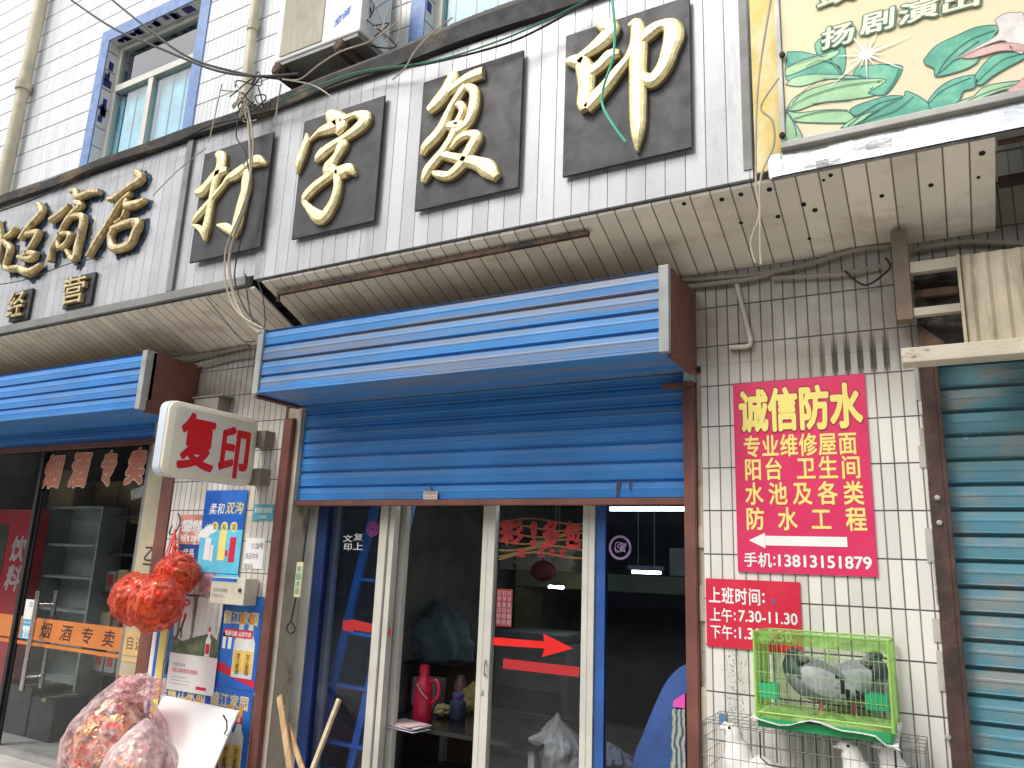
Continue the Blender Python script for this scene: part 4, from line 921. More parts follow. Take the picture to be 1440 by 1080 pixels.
q = Vector(tp); mb = MB(); mb.tube([q+Vector((R*.7,0,.25)), q+Vector((R*1.5,0,.262)), q+Vector((R*1.9,0,.22)), q+Vector((R*1.75,0,.16)), q+Vector((R*1.0,0,.12))], .011, 8, smooth_pts=5); part("handle", mb, m_th, t, smooth=True)
mb = MB(); mb.tube([q+Vector((-R*.2,-R*.9,.235)), q+Vector((R*.5,-R*1.05,.19)), q+Vector((R*1.1,-R*.8,.155))], .004, 6, smooth_pts=4); part("wire_handle", mb, m_cap, t)
mb = MB(); random.seed(8)
for k in range(9):
    a = random.uniform(-.3, .3); c = W(578, 1022, z=tz); c = Vector((c.x+random.uniform(-.03,.03), c.y-.04+random.uniform(-.02,.02), tz+.001+k*.0032))
    e = Vector((math.cos(a), math.sin(a), 0))*.11; f = Vector((-math.sin(a), math.cos(a), 0))*.075; mb.prism([c-e-f, c+e-f, c+e+f, c-e+f], (0,0,.0028), k % 3)
single("magazine_pile", mb, [m_white, M("paper lilac", (.35,.33,.5), .6), M("paper pink", (.6,.42,.42), .6)], "small pile of papers at the foot of the crimson thermos", "papers")
c = W(643, 1010, z=tz); mb = MB(); mb.lathe([(.05,0),(.055,.01),(.055,.10),(.03,.125)], c, 16); t = single("glass_jar", mb, M("dim blue jar", (.06,.07,.12), .12), "dark blue lidded jar standing right of the thermos", "jar", smooth=True)
mb = MB(); mb.lathe([(.034,.125),(.038,.13),(.038,.155),(.03,.16)], c, 16); part("lid", mb, M("jar lid lilac", (.12,.10,.25), .4), t, smooth=True)
c = W(646, 985, y=1.15); c.z = tz; mb = MB(); mb.lathe([(.045,0),(.045,.16),(.03,.19),(.03,.21)], c, 16); t = single("drink_can", mb, M("silver red can", (.40,.20,.20), .3, metal=.4), "silver and red can standing behind the dark blue jar", "can", smooth=True)
def blob(c, rr, seed, lv, amp, fr, prof=None):
    bm = bmesh.new(); bmesh.ops.create_icosphere(bm, subdivisions=lv, radius=1); mb = MB(); vs = []
    for v in bm.verts:
        n_ = v.co.normalized(); k = 1+amp*noise.noise(n_*fr+Vector((seed, 3, 1)))+amp*.6*noise.noise(n_*fr*2.7+Vector((1, seed, 5)))
        s = prof(n_.z) if prof else 1
        vs.append(Vector(c)+Vector((n_.x*rr[0]*k*s, n_.y*rr[1]*k*s, n_.z*rr[2]*(k if not prof else 1))))
    mb.add(vs, [tuple(v.index for v in f.verts) for f in bm.faces]); bm.free(); return mb
def crumple(name, label, cat, c, r, m, seed, sz=(1,1,1), lv=5, amp=.30, fr=2.4, flat=0):
    bm = bmesh.new(); bmesh.ops.create_icosphere(bm, subdivisions=lv, radius=1)
    mb = MB()
    for v in bm.verts:
        n_ = v.co.normalized(); k = 1+amp*noise.noise(n_*fr+Vector((seed, 0, 0)))-amp*.35*abs(noise.noise(n_*fr*2.2+Vector((0, seed, 0))))-amp*.18*abs(noise.noise(n_*fr*5+Vector((0, seed, 9))))
        v.co = n_*k*r
    vs = [Vector((c[0]+v.co.x*sz[0], c[1]+v.co.y*sz[1], max(c[2]+v.co.z*sz[2], flat))) for v in bm.verts]; fs = [tuple(v.index for v in f.verts) for f in bm.faces]; bm.free()
    mb.add(vs, fs); return single(name, mb, m, label, cat, smooth=True, angle=60)
m_ytis = M("dull yellow cloth", (.38,.30,.10), .8, var=.25, sc=(9,9,9)); m_wbag = M("thin white plastic", (.27,.27,.28), .4, var=.15, sc=(12,12,12))
c = W(662, 1000, z=tz); crumple("cloth", "crumpled yellow cloth on the table edge beside the door stile", "cloth", (c.x, c.y, tz+.07), .085, m_ytis, 2, (1,1,1.2), flat=tz)
c = W(622, 1008, z=tz); crumple("cloth", "small yellow rag lying right behind the thermos handle", "cloth", (c.x, c.y, tz+.04), .05, m_ytis, 5, (1.2,1,.8), flat=tz)
t = thing("cabinet", "dark brown cabinet behind the table carrying a grey blue dust sheet", "cabinet", (-2.9, 1.85, 0))
cq = W(606, 900, 1.8); czt = W(600, 932, 1.55).z
mb = MB(); mb.box(-4.2+.3, cq.x+.36, 1.55, 2.15, .005, czt-.025); part("body", mb, M("brown veneer", (.07,.035,.015), .5), t); mb = MB(); mb.box(-3.93, cq.x+.39, 1.52, 2.18, czt-.024, czt); part("top", mb, M("dark veneer", (.05,.03,.02), .4), t)
crumple("dust_sheet", "grey blue dust sheet heaped on the dark cabinet", "sheet", (cq.x, 1.85, czt+.10), .36, M("grey blue sheet", (.24,.34,.38), .8), 9, (.95,.6,1.0), flat=czt+.003, fr=2)
mb = MB(); mb.box(-3.45, -3.25, .98, 1.12, tz+.001, tz+.19); t = single("speaker_box", mb, M("grey speaker", (.25,.25,.24), .6), "small grey speaker box at the back of the table left of the thermos", "speaker", bevel=.008)
mb = MB(); mb.lathe([(.04,.978),(.06,.976),(.06,.974)], (-3.35, 0, tz+.09), 16, axis='y'); part("cone", mb, m_black, t)
mb = MB(); mb.box(-3.75, -1.35, 3.0, 3.4, 1.40, 1.55); mb.box(-3.75, -3.65, 3.0, 3.4, .005, 1.39); mb.box(-1.45, -1.35, 3.0, 3.4, .005, 1.39)
single("counter", mb, M("olive shelf", (.22,.20,.10), .7), "olive yellow shelf counter deep inside the print shop", "counter")
def carton(x0, x1, y0, y1, z0, z1, label, m):
    t = thing("carton", label, "box", ((x0+x1)/2, (y0+y1)/2, z0)); part("body", MB().box(x0, x1, y0, y1, z0, z1), m, t, bevel=.004)
    part("tape", MB().box((x0+x1)/2-.03, (x0+x1)/2+.03, y0-.001, y1+.001, z1-.03, z1+.001), M("carton tape", (.35,.26,.15), .3), t)
m_card = M("cardboard", (.26,.19,.10), .8)
carton(-2.32, -1.98, .7, 1.0, .005, .40, "brown carton inside the closed glass leaf under the white bag", m_card)
carton(-1.95, -1.62, .62, 1.0, .005, .46, "yellowish carton on the floor behind the blue framed strip", M("yellow carton", (.38,.32,.13), .8))
carton(-2.2, -1.8, 3.0, 3.3, 1.56, 1.80, "pale carton standing on the olive counter", M("pale carton", (.40,.38,.30), .8))
single("plastic_bag", blob((-2.12, .62, .56), (.19,.13,.20), 11, 5, .28, 2.2, lambda z: max(.10, 1-.9*max(0, z))), m_wbag, "grey white plastic bag with a pointed top behind the lower glass of the closed leaf", "bag", smooth=True, angle=60)
single("plastic_bag", blob((-1.84, .72, .52), (.17,.12,.10), 13, 5, .35, 2.4, lambda z: max(.2, 1-.7*max(0, z))), m_wbag, "flat white plastic bag lying on the yellowish carton", "bag", smooth=True, angle=60)
t = thing("lantern", "red paper lantern hanging dimly inside behind the red arrow leaf", "lantern", (-2.15, 1.6, 1.55))
p = W(764, 803, 1.6); mb = MB(); mb.ball(p, .10, .10, .08, 8); part("shade", mb, M("dim lantern", (.20,.012,.02), .7), t, smooth=True); mb = MB(); mb.tube([p+Vector((0,0,.08)), (p.x, p.y, 3.21)], .004); part("cord", mb, m_wire, t)
t = thing("photocopier", "pale office photocopier standing dimly behind the red arrow leaf", "copier", (-2.9, 2.7, .005))
a = W(722, 880, 2.6); mb = MB(); mb.box(a.x-.1, a.x+.62, 2.45, 3.0, .006, .95); part("body", mb, M("copier beige", (.45,.44,.39), .5), t, bevel=.02)
mb = MB(); mb.box(a.x-.08, a.x+.60, 2.47, 2.98, .955, 1.03); part("lid", mb, M("copier grey", (.30,.31,.30), .5), t, bevel=.015)
for z in (.15, .38): mb = MB(); mb.box(a.x-.05, a.x+.57, 2.435, 2.449, z, z+.19); part("paper_drawer", mb, M("copier grey", (.3,.31,.3), .5), t, bevel=.005)
random.seed(17)
for k, (u, lab) in enumerate(((712, "leftmost"), (738, "second"), (765, "third"), (795, "rightmost"))):
    p = W(u, 868, 3.1); h = random.uniform(.12, .3); mb = MB(); z = 1.552
    while z < 1.552+h:
        dx = random.uniform(-.015, .015); mb.box(p.x-.11+dx, p.x+.11+dx, 3.03, 3.3, z, z+.028); z += .03
    single("paper_stack", mb, (M("paper pale", (.55,.54,.50), .8), M("paper cream", (.50,.46,.33), .8))[k % 2], lab+" of the paper stacks on the olive counter", "paper", group="paper stacks on the counter")
# wall mounted tubes (lit)
m_tube = emit_mat("lit tube", (.85,.93,1.0), 26.0)
for (u0, v0, u1, v1, y), lab in (((858,716,966,719,1.4), "long lit tube lamp glowing just below the brown shutter bar"), ((889,804,929,809,2.2), "short lit tube lamp seen through the right blue pane"), ((772,825,792,828,2.4), "smallest lit tube lamp behind the red arrow leaf")):
    a, b = W(u0, v0, y), W(u1, v1, y); b.z = a.z; t = thing("tube_lamp", lab, "lamp", tuple((a+b)/2)); mb = MB(); mb.tube([a, b], .012, 8); part("tube", mb, m_tube, t)
    mb = MB(); mb.box(a.x-.03, b.x+.03, y-.02, y+.02, a.z+.016, a.z+.05); mb.tube([(a.x+.05, y, a.z+.05), (a.x+.05, y, 3.215)], .004); mb.tube([(b.x-.05, y, a.z+.05), (b.x-.05, y, 3.215)], .004); part("batten", mb, m_cap, t)
# quilt on a rail behind the right pane
t = thing("blue_quilt", "dark blue quilted cover bulging at the bottom of the right glass pane", "quilt", (-1.2, .085, 0))
prof = [W(884,1120,.08),W(890,1080,.08),W(905,1030,.08),W(930,970,.08),W(945,946,.08),W(962,932,.08),W(985,925,.08)]; prof = [(p.x, p.z) for p in prof]; prof[0] = (prof[0][0], .15); prof[-1] = (-1.10, prof[-1][1]); mb = MB()
rings = []
for x, z in spline([Vector((a, 0, b)) for a, b in prof], 4) and [(q.x, q.z) for q in spline([Vector((a, 0, b)) for a, b in prof], 4)]:
    k = .075; rings.append([Vector((x, .085+k*math.cos(a), max(.006, z*(.62+.38*math.sin(a)) if math.sin(a) > 0 else z*.62*(1+math.sin(a)*.98)))) for a in [i*2*math.pi/14 for i in range(14)]])
mb.loft(rings); part("cover", mb, m_skyfab, t, smooth=True)
mb = MB(); pts = [W(947,985,-.006), W(963,975,-.006), W(963,996,-.006), W(946,994,-.006)]; mb.prism(pts, (0,.03,0)); part("pink_tip", mb, M("pink cloth", (.70,.08,.42), .7), t)
g = NT("knitted scarf"); wv = g.n("TexWave", wave_type='BANDS', bands_direction='X'); g.put(wv.inputs["Vector"], g.pos()); wv.inputs["Scale"].default_value = 12; wv.inputs["Distortion"].default_value = 6; wv.inputs["Detail"].default_value = 3
g.color(g.mix(wv.outputs["Fac"], (.03,.06,.14), (.38,.40,.30))); g.rough(.9)
mb = MB(); pts = [W(945,998,-.004), W(963,997,-.004), W(964,1085,-.004), W(934,1085,-.004)]; pts[2].z = .1; pts[3].z = .1; mb.prism(pts, (0,.05,0)); part("scarf", mb, g.m, t)

# ------------------------------------------------------------------ liquor shop front (left)
gf = thing("glass_shop_front", "frameless glass liquor shop front with orange lettering and an orange band", "shop front", (-6.5, .12, 0))
mb = MB(); mb.box(-9, -6.985, .117, .123, .01, 2.41); part("pane", mb, m_glass, gf)
mb = MB(); mb.box(-6.94, -5.47, .117, .123, 2.085, 2.41); part("pane", mb, m_glass, gf, label="transom pane with orange lettering")
mb = MB(); mb.box(-6.985, -6.945, .09, .15, .01, 2.41); part("mullion", mb, m_black, gf)
mb = MB(); mb.box(-5.468, -5.425, .06, .18, .01, 2.41); part("jamb", mb, m_grey, gf)
m_or2 = M("decal orange", (.55,.19,.10), .5, var=.1); m_pale = M("decal pale edge", (.80,.66,.52), .5)
mb0 = MB(); mb1 = MB()
for ch, u0, v0, u1, v1 in (('烟', 56, 638, 90, 688), ('酒', 93, 634, 128, 687), ('专', 135, 632, 165, 685), ('卖', 172, 628, 207, 683)):
    a = W(u0, v1, .115); b = W(u1, v0, .115)
    put_text(mb0, ch, a.x, a.z, b.x-a.x, b.z-a.z, .1155, off=.075, pad=.075, shear=.12); put_text(mb1, ch, a.x, a.z, b.x-a.x, b.z-a.z, .1145, off=.05, pad=.075, shear=.12)
part("lettering_outline", mb0, m_pale, gf); part("lettering", mb1, m_or2, gf)
dr = thing("glass_door", "frameless glass door with twin steel pull bars and an orange band reading in black", "door", (-6.2, .12, 0))
mb = MB(); mb.box(-6.93, -5.48, .117, .123, .02, 2.075); part("pane", mb, m_glass, dr)
mb = MB(); mb.box(-6.93, -6.912, .110, .130, .02, 2.075); part("edge_strip", mb, m_black, dr)
a = W(0, 898, .115); zb0, zb1 = .845, 1.02
mb = MB(); mb.box(-6.91, -5.482, .1150, .1165, zb0, zb1); mb.box(-6.91, -5.482, .1150, .1165, zb0-.045, zb0-.018); bd = part("orange_band", mb, m_orange, dr)
mb = MB()
for ch, u in (('烟', 63), ('酒', 92), ('专', 122), ('卖', 153)):
    p = W(u, 897, .1145); em_text(mb, ch, p.x-.085, zb0+.025, .15, .125, .1143, off=.012, shear=.15)
part("lettering", mb, m_ink, bd)
mb = MB(); mb.box(-9, -6.99, .1150, .1165, zb0, zb1); mb.box(-9, -6.99, .1150, .1165, zb0-.045, zb0-.018); part("orange_band", mb, m_orange, gf)
mb = MB(); mb.box(-5.415, -5.18, .0465, .0485, zb0, zb1); mb.box(-5.415, -5.18, .0465, .0485, zb0-.045, zb0-.018, 0); ob = part("orange_band", mb, M("orange band reflection", (.62,.42,.18), .5), gf)  # reflection of the door's orange band, painted onto the tan strip
mb = MB()
for k, ch in enumerate('自选'): em_text(mb, ch, -5.39+k*.11, zb0+.04, .09, .10, .0458, off=.005)
part("lettering", mb, M("band brown", (.15,.08,.03), .6), ob)
m_steel = M("brushed steel", (.62,.61,.58), .25, metal=.9, var=.05)
for dx, dy in ((0, 0), (.0, .16)):
    x = -6.60; y0 = .045 if dy == 0 else .195
    mb = MB(); mb.tube([(x-.0, y0, .47), (x, y0, 1.24)], .020, 12); pb = part("pull_bar", mb, m_steel, dr, smooth=True)
    if dy == 0:
        for z in (.56, 1.13): mb = MB(); mb.tube([(x, y0, z), (x, .2, z)], .011, 8); part("standoff", mb, m_steel, pb)
p = W(38, 880, .10); x = -6.79
mb = MB(); mb.box(x-.085, x+.065, .1120, .1135, .845, 1.16); st = part("door_sticker", mb, m_pw, dr)
mb = MB(); mb.box(x-.085, x+.065, .1112, .1119, .845, 1.00); part("blue_field", mb, M("sticker blue", (.05,.35,.62), .5), st)
mb = MB(); em_text(mb, '拉', x-.05, .852, .09, .065, .1105, off=.03); em_text(mb, '拉', x-.025, 1.10, .05, .045, .1108, off=.01, mi=1); put_text(mb, '青岛啤酒', x-.06, .965, .10, .022, .1105, off=.01)
for k in range(3): mb.ball((x-.045+k*.035, .1108, .93), .018, .0004, .022, 5)
part("lettering", mb, [m_pw, M("print grey", (.3,.3,.32), .6)], st)
mb = MB(); a = W(207, 705, .1); mb.prism([W(184,703,.108), W(184,690,.108), W(208,680,.108), W(206,698,.108), W(196,700,.108)], (0,.008,0)); part("patch_fitting", mb, m_steel, gf)
# goods inside the liquor shop
def cabinet(x0, x1, y0, y1, z1, zs, label, m, mback, name="display_cabinet", cat="cabinet"):
    t = thing(name, label, cat, ((x0+x1)/2, (y0+y1)/2, .005))
    part("back_panel", MB().box(x0, x1, y1-.02, y1, .005, z1), mback, t)
    for a, b in ((x0, x0+.03), (x1-.03, x1)): part("side_panel", MB().box(a, b, y0, y1-.021, .005, z1), m, t)
    for z in zs: part("shelf", MB().box(x0+.031, x1-.031, y0+.01, y1-.021, z-.012, z+.012), m, t)
    return t
m_gr = M("grey green cabinet", (.26,.30,.27), .5); m_grb = M("pale green back", (.40,.46,.41), .6)
cabinet(-7.88, -6.98, .74, 1.0, 1.99, (.40,.72,1.02,1.32,1.62,1.98), "pale green display cabinet with empty shelves behind the glass door", m_gr, m_grb)
RX0, RX1 = W(143,800,.85).x, W(212,800,.85).x
cabinet(RX0, RX1, .85, 1.15, 2.0, (.5,.85,1.2,1.55,1.9), "dark shelf rack at the back of the liquor shop", M("dark rack", (.05,.045,.04), .6), M("dark rack back", (.07,.055,.045), .8))
random.seed(21)
gcol = [M("goods ochre", (.60,.42,.12), .6), M("goods red", (.50,.05,.05), .6), M("goods brown", (.30,.17,.09), .6), M("goods white", (.38,.37,.33), .6), M("goods dark", (.05,.05,.06), .6)]
for k, (z, x) in enumerate([(z, x) for z in (.512, .862, 1.212) for x in (RX0+.05+.165*q for q in range(5))]):
    h = random.uniform(.14, .24); c_ = random.randrange(5)
    t = thing("goods_box", "%s carton on the %s shelf of the dark rack, number %s from its left end" % (("ochre","red","brown","white","black")[c_], ("lowest","second","middle")[k//5], ("one","two","three","four","five")[k % 5]), "box", (x+.07, .95, z), "cartons on the dark rack")
    part("body", MB().box(x, x+.14, .88, 1.05, z+.001, z+h), gcol[c_], t); part("label", MB().box(x+.03, x+.11, .878, .8798, z+.05, z+h-.03), gcol[(c_+3) % 5], t)
a, b = W(62, 735, 1.05), W(205, 690, 1.05); t = thing("reflection_cupboard", "added dull ochre cupboard standing in for a tan reflection high behind the orange window lettering", "cupboard", ((a.x+b.x)/2, 1.2, a.z))  # added to give the tan tone reflected high in the left glass
part("body", MB().box(a.x, b.x, 1.05, 1.35, a.z, b.z+.1), M("ochre veneer", (.42,.30,.12), .5), t, bevel=.004)
for k in range(4): part("door", MB().box(a.x+.02+k*(b.x-a.x)/4, a.x+(k+1)*(b.x-a.x)/4-.005, 1.035, 1.049, a.z+.02, b.z+.08), M("ochre veneer", (.42,.30,.12), .5), t)
t = thing("drinks_fridge", "red drinks fridge with white lettering at the left edge of the shop", "fridge", (-8.3, .9, .005))
fX = W(47, 780, .62).x
part("body", MB().box(fX-.9, fX, .62, .72, .006, 1.95), M("fridge red", (.45,.015,.03), .4, var=.05), t, bevel=.01)
mb = MB()
for k, ch in enumerate('饮料'): em_text(mb, ch, fX-.42, 1.45-k*.28, .24, .24, .6185, off=.03, shear=.2)
part("lettering", mb, M("fridge white", (.5,.48,.42), .5), t)
mb = MB(); mb.box(fX-.85, fX-.5, .615, .6195, .4, 1.8); part("glass_front", mb, M("fridge glass", (.08,.08,.06), .15), t)
for k in range(3):
    carton(-7.75+k*.36, -7.42+k*.36, .40, .70, .006, .34+.06*(k % 2), "%s dark drinks crate on the floor behind the glass door" % ("left", "middle", "right")[k], M("dark crate", (.025,.03,.032), .5))
mb = MB(); mb.box(-7.95, -7.55, .78, .83, 2.0, 2.35); t = single("cardboard_panel", mb, m_card, "tan cardboard sheet standing behind the glass at the upper left", "cardboard")
mb = MB(); mb.box(-5.42, -5.2, .043, .0495, .50, .70); t = single("poster", mb, M("gold calendar", (.55,.40,.12), .5), "small gold calendar stuck to the tan strip under the reflected orange band", "poster"); mb = MB(); mb.box(-5.42, -5.2, .0415, .0425, .64, .70); put_text(mb, '17', -5.40, .58, .06, .04, .041, mi=1); part("red_header", mb, [m_pdred, m_ink], t)
mb = MB(); em_text(mb, '一', -5.33, 1.45, .12, .1, .045); em_text(mb, '乙', -5.33, 1.52, .13, .12, .045); single("ink_scribble", mb, m_ink, "black brush scribble on the tan tiled strip", "scribble")
# ------------------------------------------------------------------ bags of gift wrappers
m_pack = foil_mat("foil wrappers", [(.75,.10,.04),(.85,.42,.10),(.80,.16,.06),(.88,.62,.28),(.62,.05,.03),(.85,.35,.16),(.78,.30,.22)], 26)
m_pack2 = foil_mat("foil wrappers pale", [(.76,.16,.10),(.85,.42,.20),(.78,.26,.20),(.88,.62,.36),(.68,.10,.07),(.84,.42,.32),(.82,.34,.30)], 24)
m_net = film_mat("red film", (.85,.09,.04), .30, .14); m_milk = film_mat("milky film", (.88,.70,.71), .36, .2); m_clear = film_mat("clear film", (.90,.66,.66), .20, .16)
def packets(c, rr, n, seed, size, mats, parent, prof=None):
    "many crumpled foil packets filling the bag"
    random.seed(seed); mb = MB()
    for i in range(n):
        v = Vector((random.gauss(0,1), random.gauss(0,1), random.gauss(0,1))).normalized(); s = prof(v.z) if prof else 1
        q = random.uniform(.80, .97)
        p = Vector(c)+Vector((v.x*rr[0]*s*q, v.y*rr[1]*s*q, v.z*rr[2]*q*.97))
        a = Vector((random.gauss(0,1), random.gauss(0,1), random.gauss(0,1))).normalized(); a = (a+v*.0).normalized(); b = v.cross(a); b = b.normalized() if b.length > .1 else a.orthogonal(); 
        a = b.cross(v).normalized(); L = size*random.uniform(.6, 1.3); w_ = L*random.uniform(.35, .6); lift = v*size*.25*random.uniform(.4, 1)
        tw = v*size*.18
        mb.add([p-a*L-b*w_, p-a*L*.1-b*w_*.9+lift, p+a*L-b*w_+tw, p+a*L+b*w_-tw*.5, p+lift*.8+b*w_*.8, p-a*L+b*w_+tw], [(0,1,4,5),(1,2,3,4)], random.randrange(len(mats)))
    part("packets", mb, mats, parent)
pk = [M("foil red", (.70,.05,.03), .3, metal=.35), M("foil orange", (.85,.32,.07), .3, metal=.35), M("foil gold", (.88,.60,.22), .28, metal=.5), M("foil pink", (.80,.35,.30), .4), M("foil cream", (.88,.76,.52), .35, metal=.2), M("foil crimson", (.5,.02,.03), .35), M("foil gold", (.88,.6,.22), .28), M("foil orange", (.85,.32,.07), .3)]
def bag(name, label, c, rr, seed, film, pack, tie=None, prof=None, n=260, size=.035, group=None):
    t = thing(name, label, "bag", (c[0], c[1], c[2]-rr[2]), group)
    part("contents", blob(c, [r*.80 for r in rr], seed, 4, .18, 4, prof), pack, t, smooth=True, angle=30)
    packets(c, rr, n, seed, size, pk, t, prof)
    mb = blob(c, [r*1.09 for r in rr], seed+9, 5, .10, 3.0, prof)
    if tie:
        tie = Vector(tie)
        for i, v in enumerate(mb.v):
            d = v-Vector(c); e = (tie-Vector(c)).normalized(); k = d.normalized().dot(e)
            if k > .80: f = ((k-.80)/.20)**1.6; mb.v[i] = v.lerp(tie+(d-e*d.dot(e))*.10, f*.92)
    part("film", mb, film, t, smooth=True, angle=80)
    if tie:
        mb = MB(); random.seed(seed)
        for k in range(7):
            a = k*.9; mb.prism([tie, tie+Vector((.035*math.cos(a),.03*math.sin(a),random.uniform(.02,.06))), tie+Vector((.035*math.cos(a+.7),.03*math.sin(a+.7),random.uniform(.02,.05)))], (.002,.002,.002))
        part("knot", mb, film, t)
    return t
def red(u, v, r, y, label, seed, tie):
    c = W(u, v, y); return bag("mesh_bag", label, c, (r, r*.9, r*.96), seed, m_net, m_pack, W(*tie, y+.02), None, 300, .033, "red bags hanging on the wall")
hook = W(246, 745, -.03)
for args in ((249, 808, .145, -.16, "upper right of the three red bags, hanging closest to the tall blue poster", 1, (246, 776)), (191, 842, .165, -.24, "left one of the three red bags, hanging in front of the glass door", 2, (226, 815)), (220, 848, .170, -.42, "front one of the three red bags, lowest and overlapping the left one", 3, (236, 808))):
    t = red(*args); tie = W(*args[6], args[3]+.02); mb = MB(); mb.tube([tie, tie.lerp(hook, .5)+Vector((.01,0,.01)), hook], .006, 5); mb.tube([tie, tie.lerp(hook, .5)+Vector((-.025,0,0)), hook], .004, 5); part("string", mb, M("red string", (.6,.06,.05), .6), t)
mb = MB(); p = hook; mb.tube([p+Vector((-.03,.03,.12)), p+Vector((.0,.02,.10)), p+Vector((.03,.01,.05)), p+Vector((.02,-.01,-.02)), p+Vector((-.03,-.02,-.03)), p+Vector((-.05,.01,.03))], .005, 6, smooth_pts=4); single("wire_hook", mb, m_wire, "bent dark wire hook carrying the three red bags", "hook")
pr1 = lambda z: (1.0 if z < .1 else max(.28, 1-.62*((z-.1)/.9)**1.6))
c1 = W(165, 1050, -.42); bg1 = bag("plastic_bag", "big clear plastic bag stuffed with red and gold wrappers under the red bags", (c1.x-.02, -.42, .36), (.31, .28, .42), 31, m_clear, m_pack2, None, pr1, 800, .030)
mb = MB(); random.seed(6); tp_ = (c1.x+.17, -.36, .80)
mb = blob((c1.x+.10, -.40, .745), (.15,.11,.07), 17, 4, .55, 4); part("mouth", mb, m_clear, bg1, smooth=True, angle=80)
c2 = W(208, 1060, -.58); bag("plastic_bag", "smaller clear plastic bag of pale red wrappers in front of the white board", (c2.x, -.62, .29), (.20, .19, .33), 37, m_milk, m_pack2, None, lambda z: (1.0 if z < .4 else max(.35, 1-.6*((z-.4)/.6)**1.8)), 420, .028)

# ------------------------------------------------------------------ cages
def wire_panel(mb, o, ax, ay, nx, ny, r):
    o, ax, ay = Vector(o), Vector(ax), Vector(ay)
    for i in range(nx+1): p = o+ax*(i/nx); mb.tube([p, p+ay], r, 4)
    for j in range(ny+1): p = o+ay*(j/ny); mb.tube([p, p+ax], r*1.2, 4)
m_lime = M("lime plastic", (.28,.52,.10), .4, var=.1); m_limew = M("lime wire", (.34,.56,.18), .5); m_dkgreen = M("green tray", (.02,.30,.10), .4, var=.1)
gx0, gx1, gy0, gy1, gz0, gz1 = -.765, -.252, -.30, -.03, 1.045, 1.362
cg = thing("bird_cage", "bright green wire bird cage holding two grey pigeons on top of the wire crate", "cage", ((gx0+gx1)/2, -.17, .995))
mb = MB(); wire_panel(mb, (gx0,gy0,gz0), (gx1-gx0,0,0), (0,0,gz1-gz0), 28, 4, .0009); part("front_wires", mb, m_limew, cg)
mb = MB(); wire_panel(mb, (gx0,gy1,gz0), (gx1-gx0,0,0), (0,0,gz1-gz0), 17, 3, .0012); part("back_wires", mb, m_limew, cg)
for x in (gx0, gx1): mb = MB(); wire_panel(mb, (x,gy0,gz0), (0,gy1-gy0,0), (0,0,gz1-gz0), 14, 4, .0012); part("side_wires", mb, m_limew, cg)
mb = MB(); wire_panel(mb, (gx0,gy0,gz1), (gx1-gx0,0,0), (0,gy1-gy0,0), 34, 3, .0011); part("top_wires", mb, m_limew, cg)
mb = MB()
for x in (gx0, gx1):
    for y in (gy0, gy1): mb.tube([(x,y,gz0-.02), (x,y,gz1)], .006, 6)
for y in (gy0, gy1):
    for z in (gz0, gz1): mb.tube([(gx0,y,z), (gx1,y,z)], .004, 6)
for x in (gx0, gx1):
    for z in (gz0, gz1): mb.tube([(x,gy0,z), (x,gy1,z)], .004, 6)
mb.tube([((gx0+gx1)/2, gy1, gz0), ((gx0+gx1)/2, gy1, gz1)], .005, 6)
part("frame", mb, m_lime, cg)
m_limef = film_mat("lime clear band", (.42,.68,.20), .22, .3)
mb = MB(); mb.box(gx0-.002, gx1+.002, gy0-.004, gy0-.002, gz1-.045, gz1+.004); mb.box(gx0-.004, gx0-.002, gy0, gy1, gz0, gz1); part("clear_panel", mb, m_limef, cg)
mb = MB()
mb.box(gx0, gx1, gy0-.001, gy0+.001, gz0-.035, gz0+.03); part("skirt", mb, m_limef, cg)
tr = MB(); tr.box(gx0+.015, gx1-.01, gy0-.02, gy1, .993, 1.0); tr.box(gx0+.015, gx1-.01, gy0-.026, gy0-.02, .993, 1.028); tr.box(gx0+.015, gx1-.01, gy1, gy1+.006, .993, 1.028); tr.box(gx0+.009, gx0+.015, gy0-.02, gy1, .993, 1.028); tr.box(gx1-.01, gx1-.004, gy0-.02, gy1, .993, 1.028)
part("tray", tr, m_dkgreen, cg)
for (a, b) in ((gx0+.012, gx0+.085), (gx1-.095, gx1-.012)):
    mb = MB(); mb.box(a, b, gy0+.006, gy0+.06, gz0+.055, gz0+.058); mb.box(a, b, gy0+.004, gy0+.0075, gz0+.058, gz0+.115); mb.box(a, b, gy0+.058, gy0+.062, gz0+.058, gz0+.115); mb.box(a, a+.004, gy0+.0075, gy0+.058, gz0+.058, gz0+.115); mb.box(b-.004, b, gy0+.0075, gy0+.058, gz0+.058, gz0+.115); part("feeder", mb, M("feeder green", (.03,.36,.16), .4), cg)
mb = MB(); n = 14; A = []; B = []
for i in range(n+1):
    x = lerp(gx0-.02, gx1+.015, i/n); z = 1.034+.006*math.sin(i*1.3)
    A.append((x, gy0-.05, z-.01-(.035 if i > n-2 else .012*math.sin(i*.7)))); B.append((x, gy1, z))
    
m_news = M("newspaper", (.62,.61,.57), .8, var=.1, sc=(12,12,12), dirt=(.38,.38,.37), dirt_at=(.52,.6), dsc=(26,40,26))
mb.add(A+B, [(i, i+1, n+2+i, n+1+i) for i in range(n)]); mb.add([A[-2], A[-1], (A[-1][0]+.012, gy0-.055, .975), (A[-1][0]-.015, gy0-.052, .985)], [(0,1,2,3)])
single("newspaper", mb, m_news, "crumpled newspaper lining the floor of the green bird cage", "newspaper")
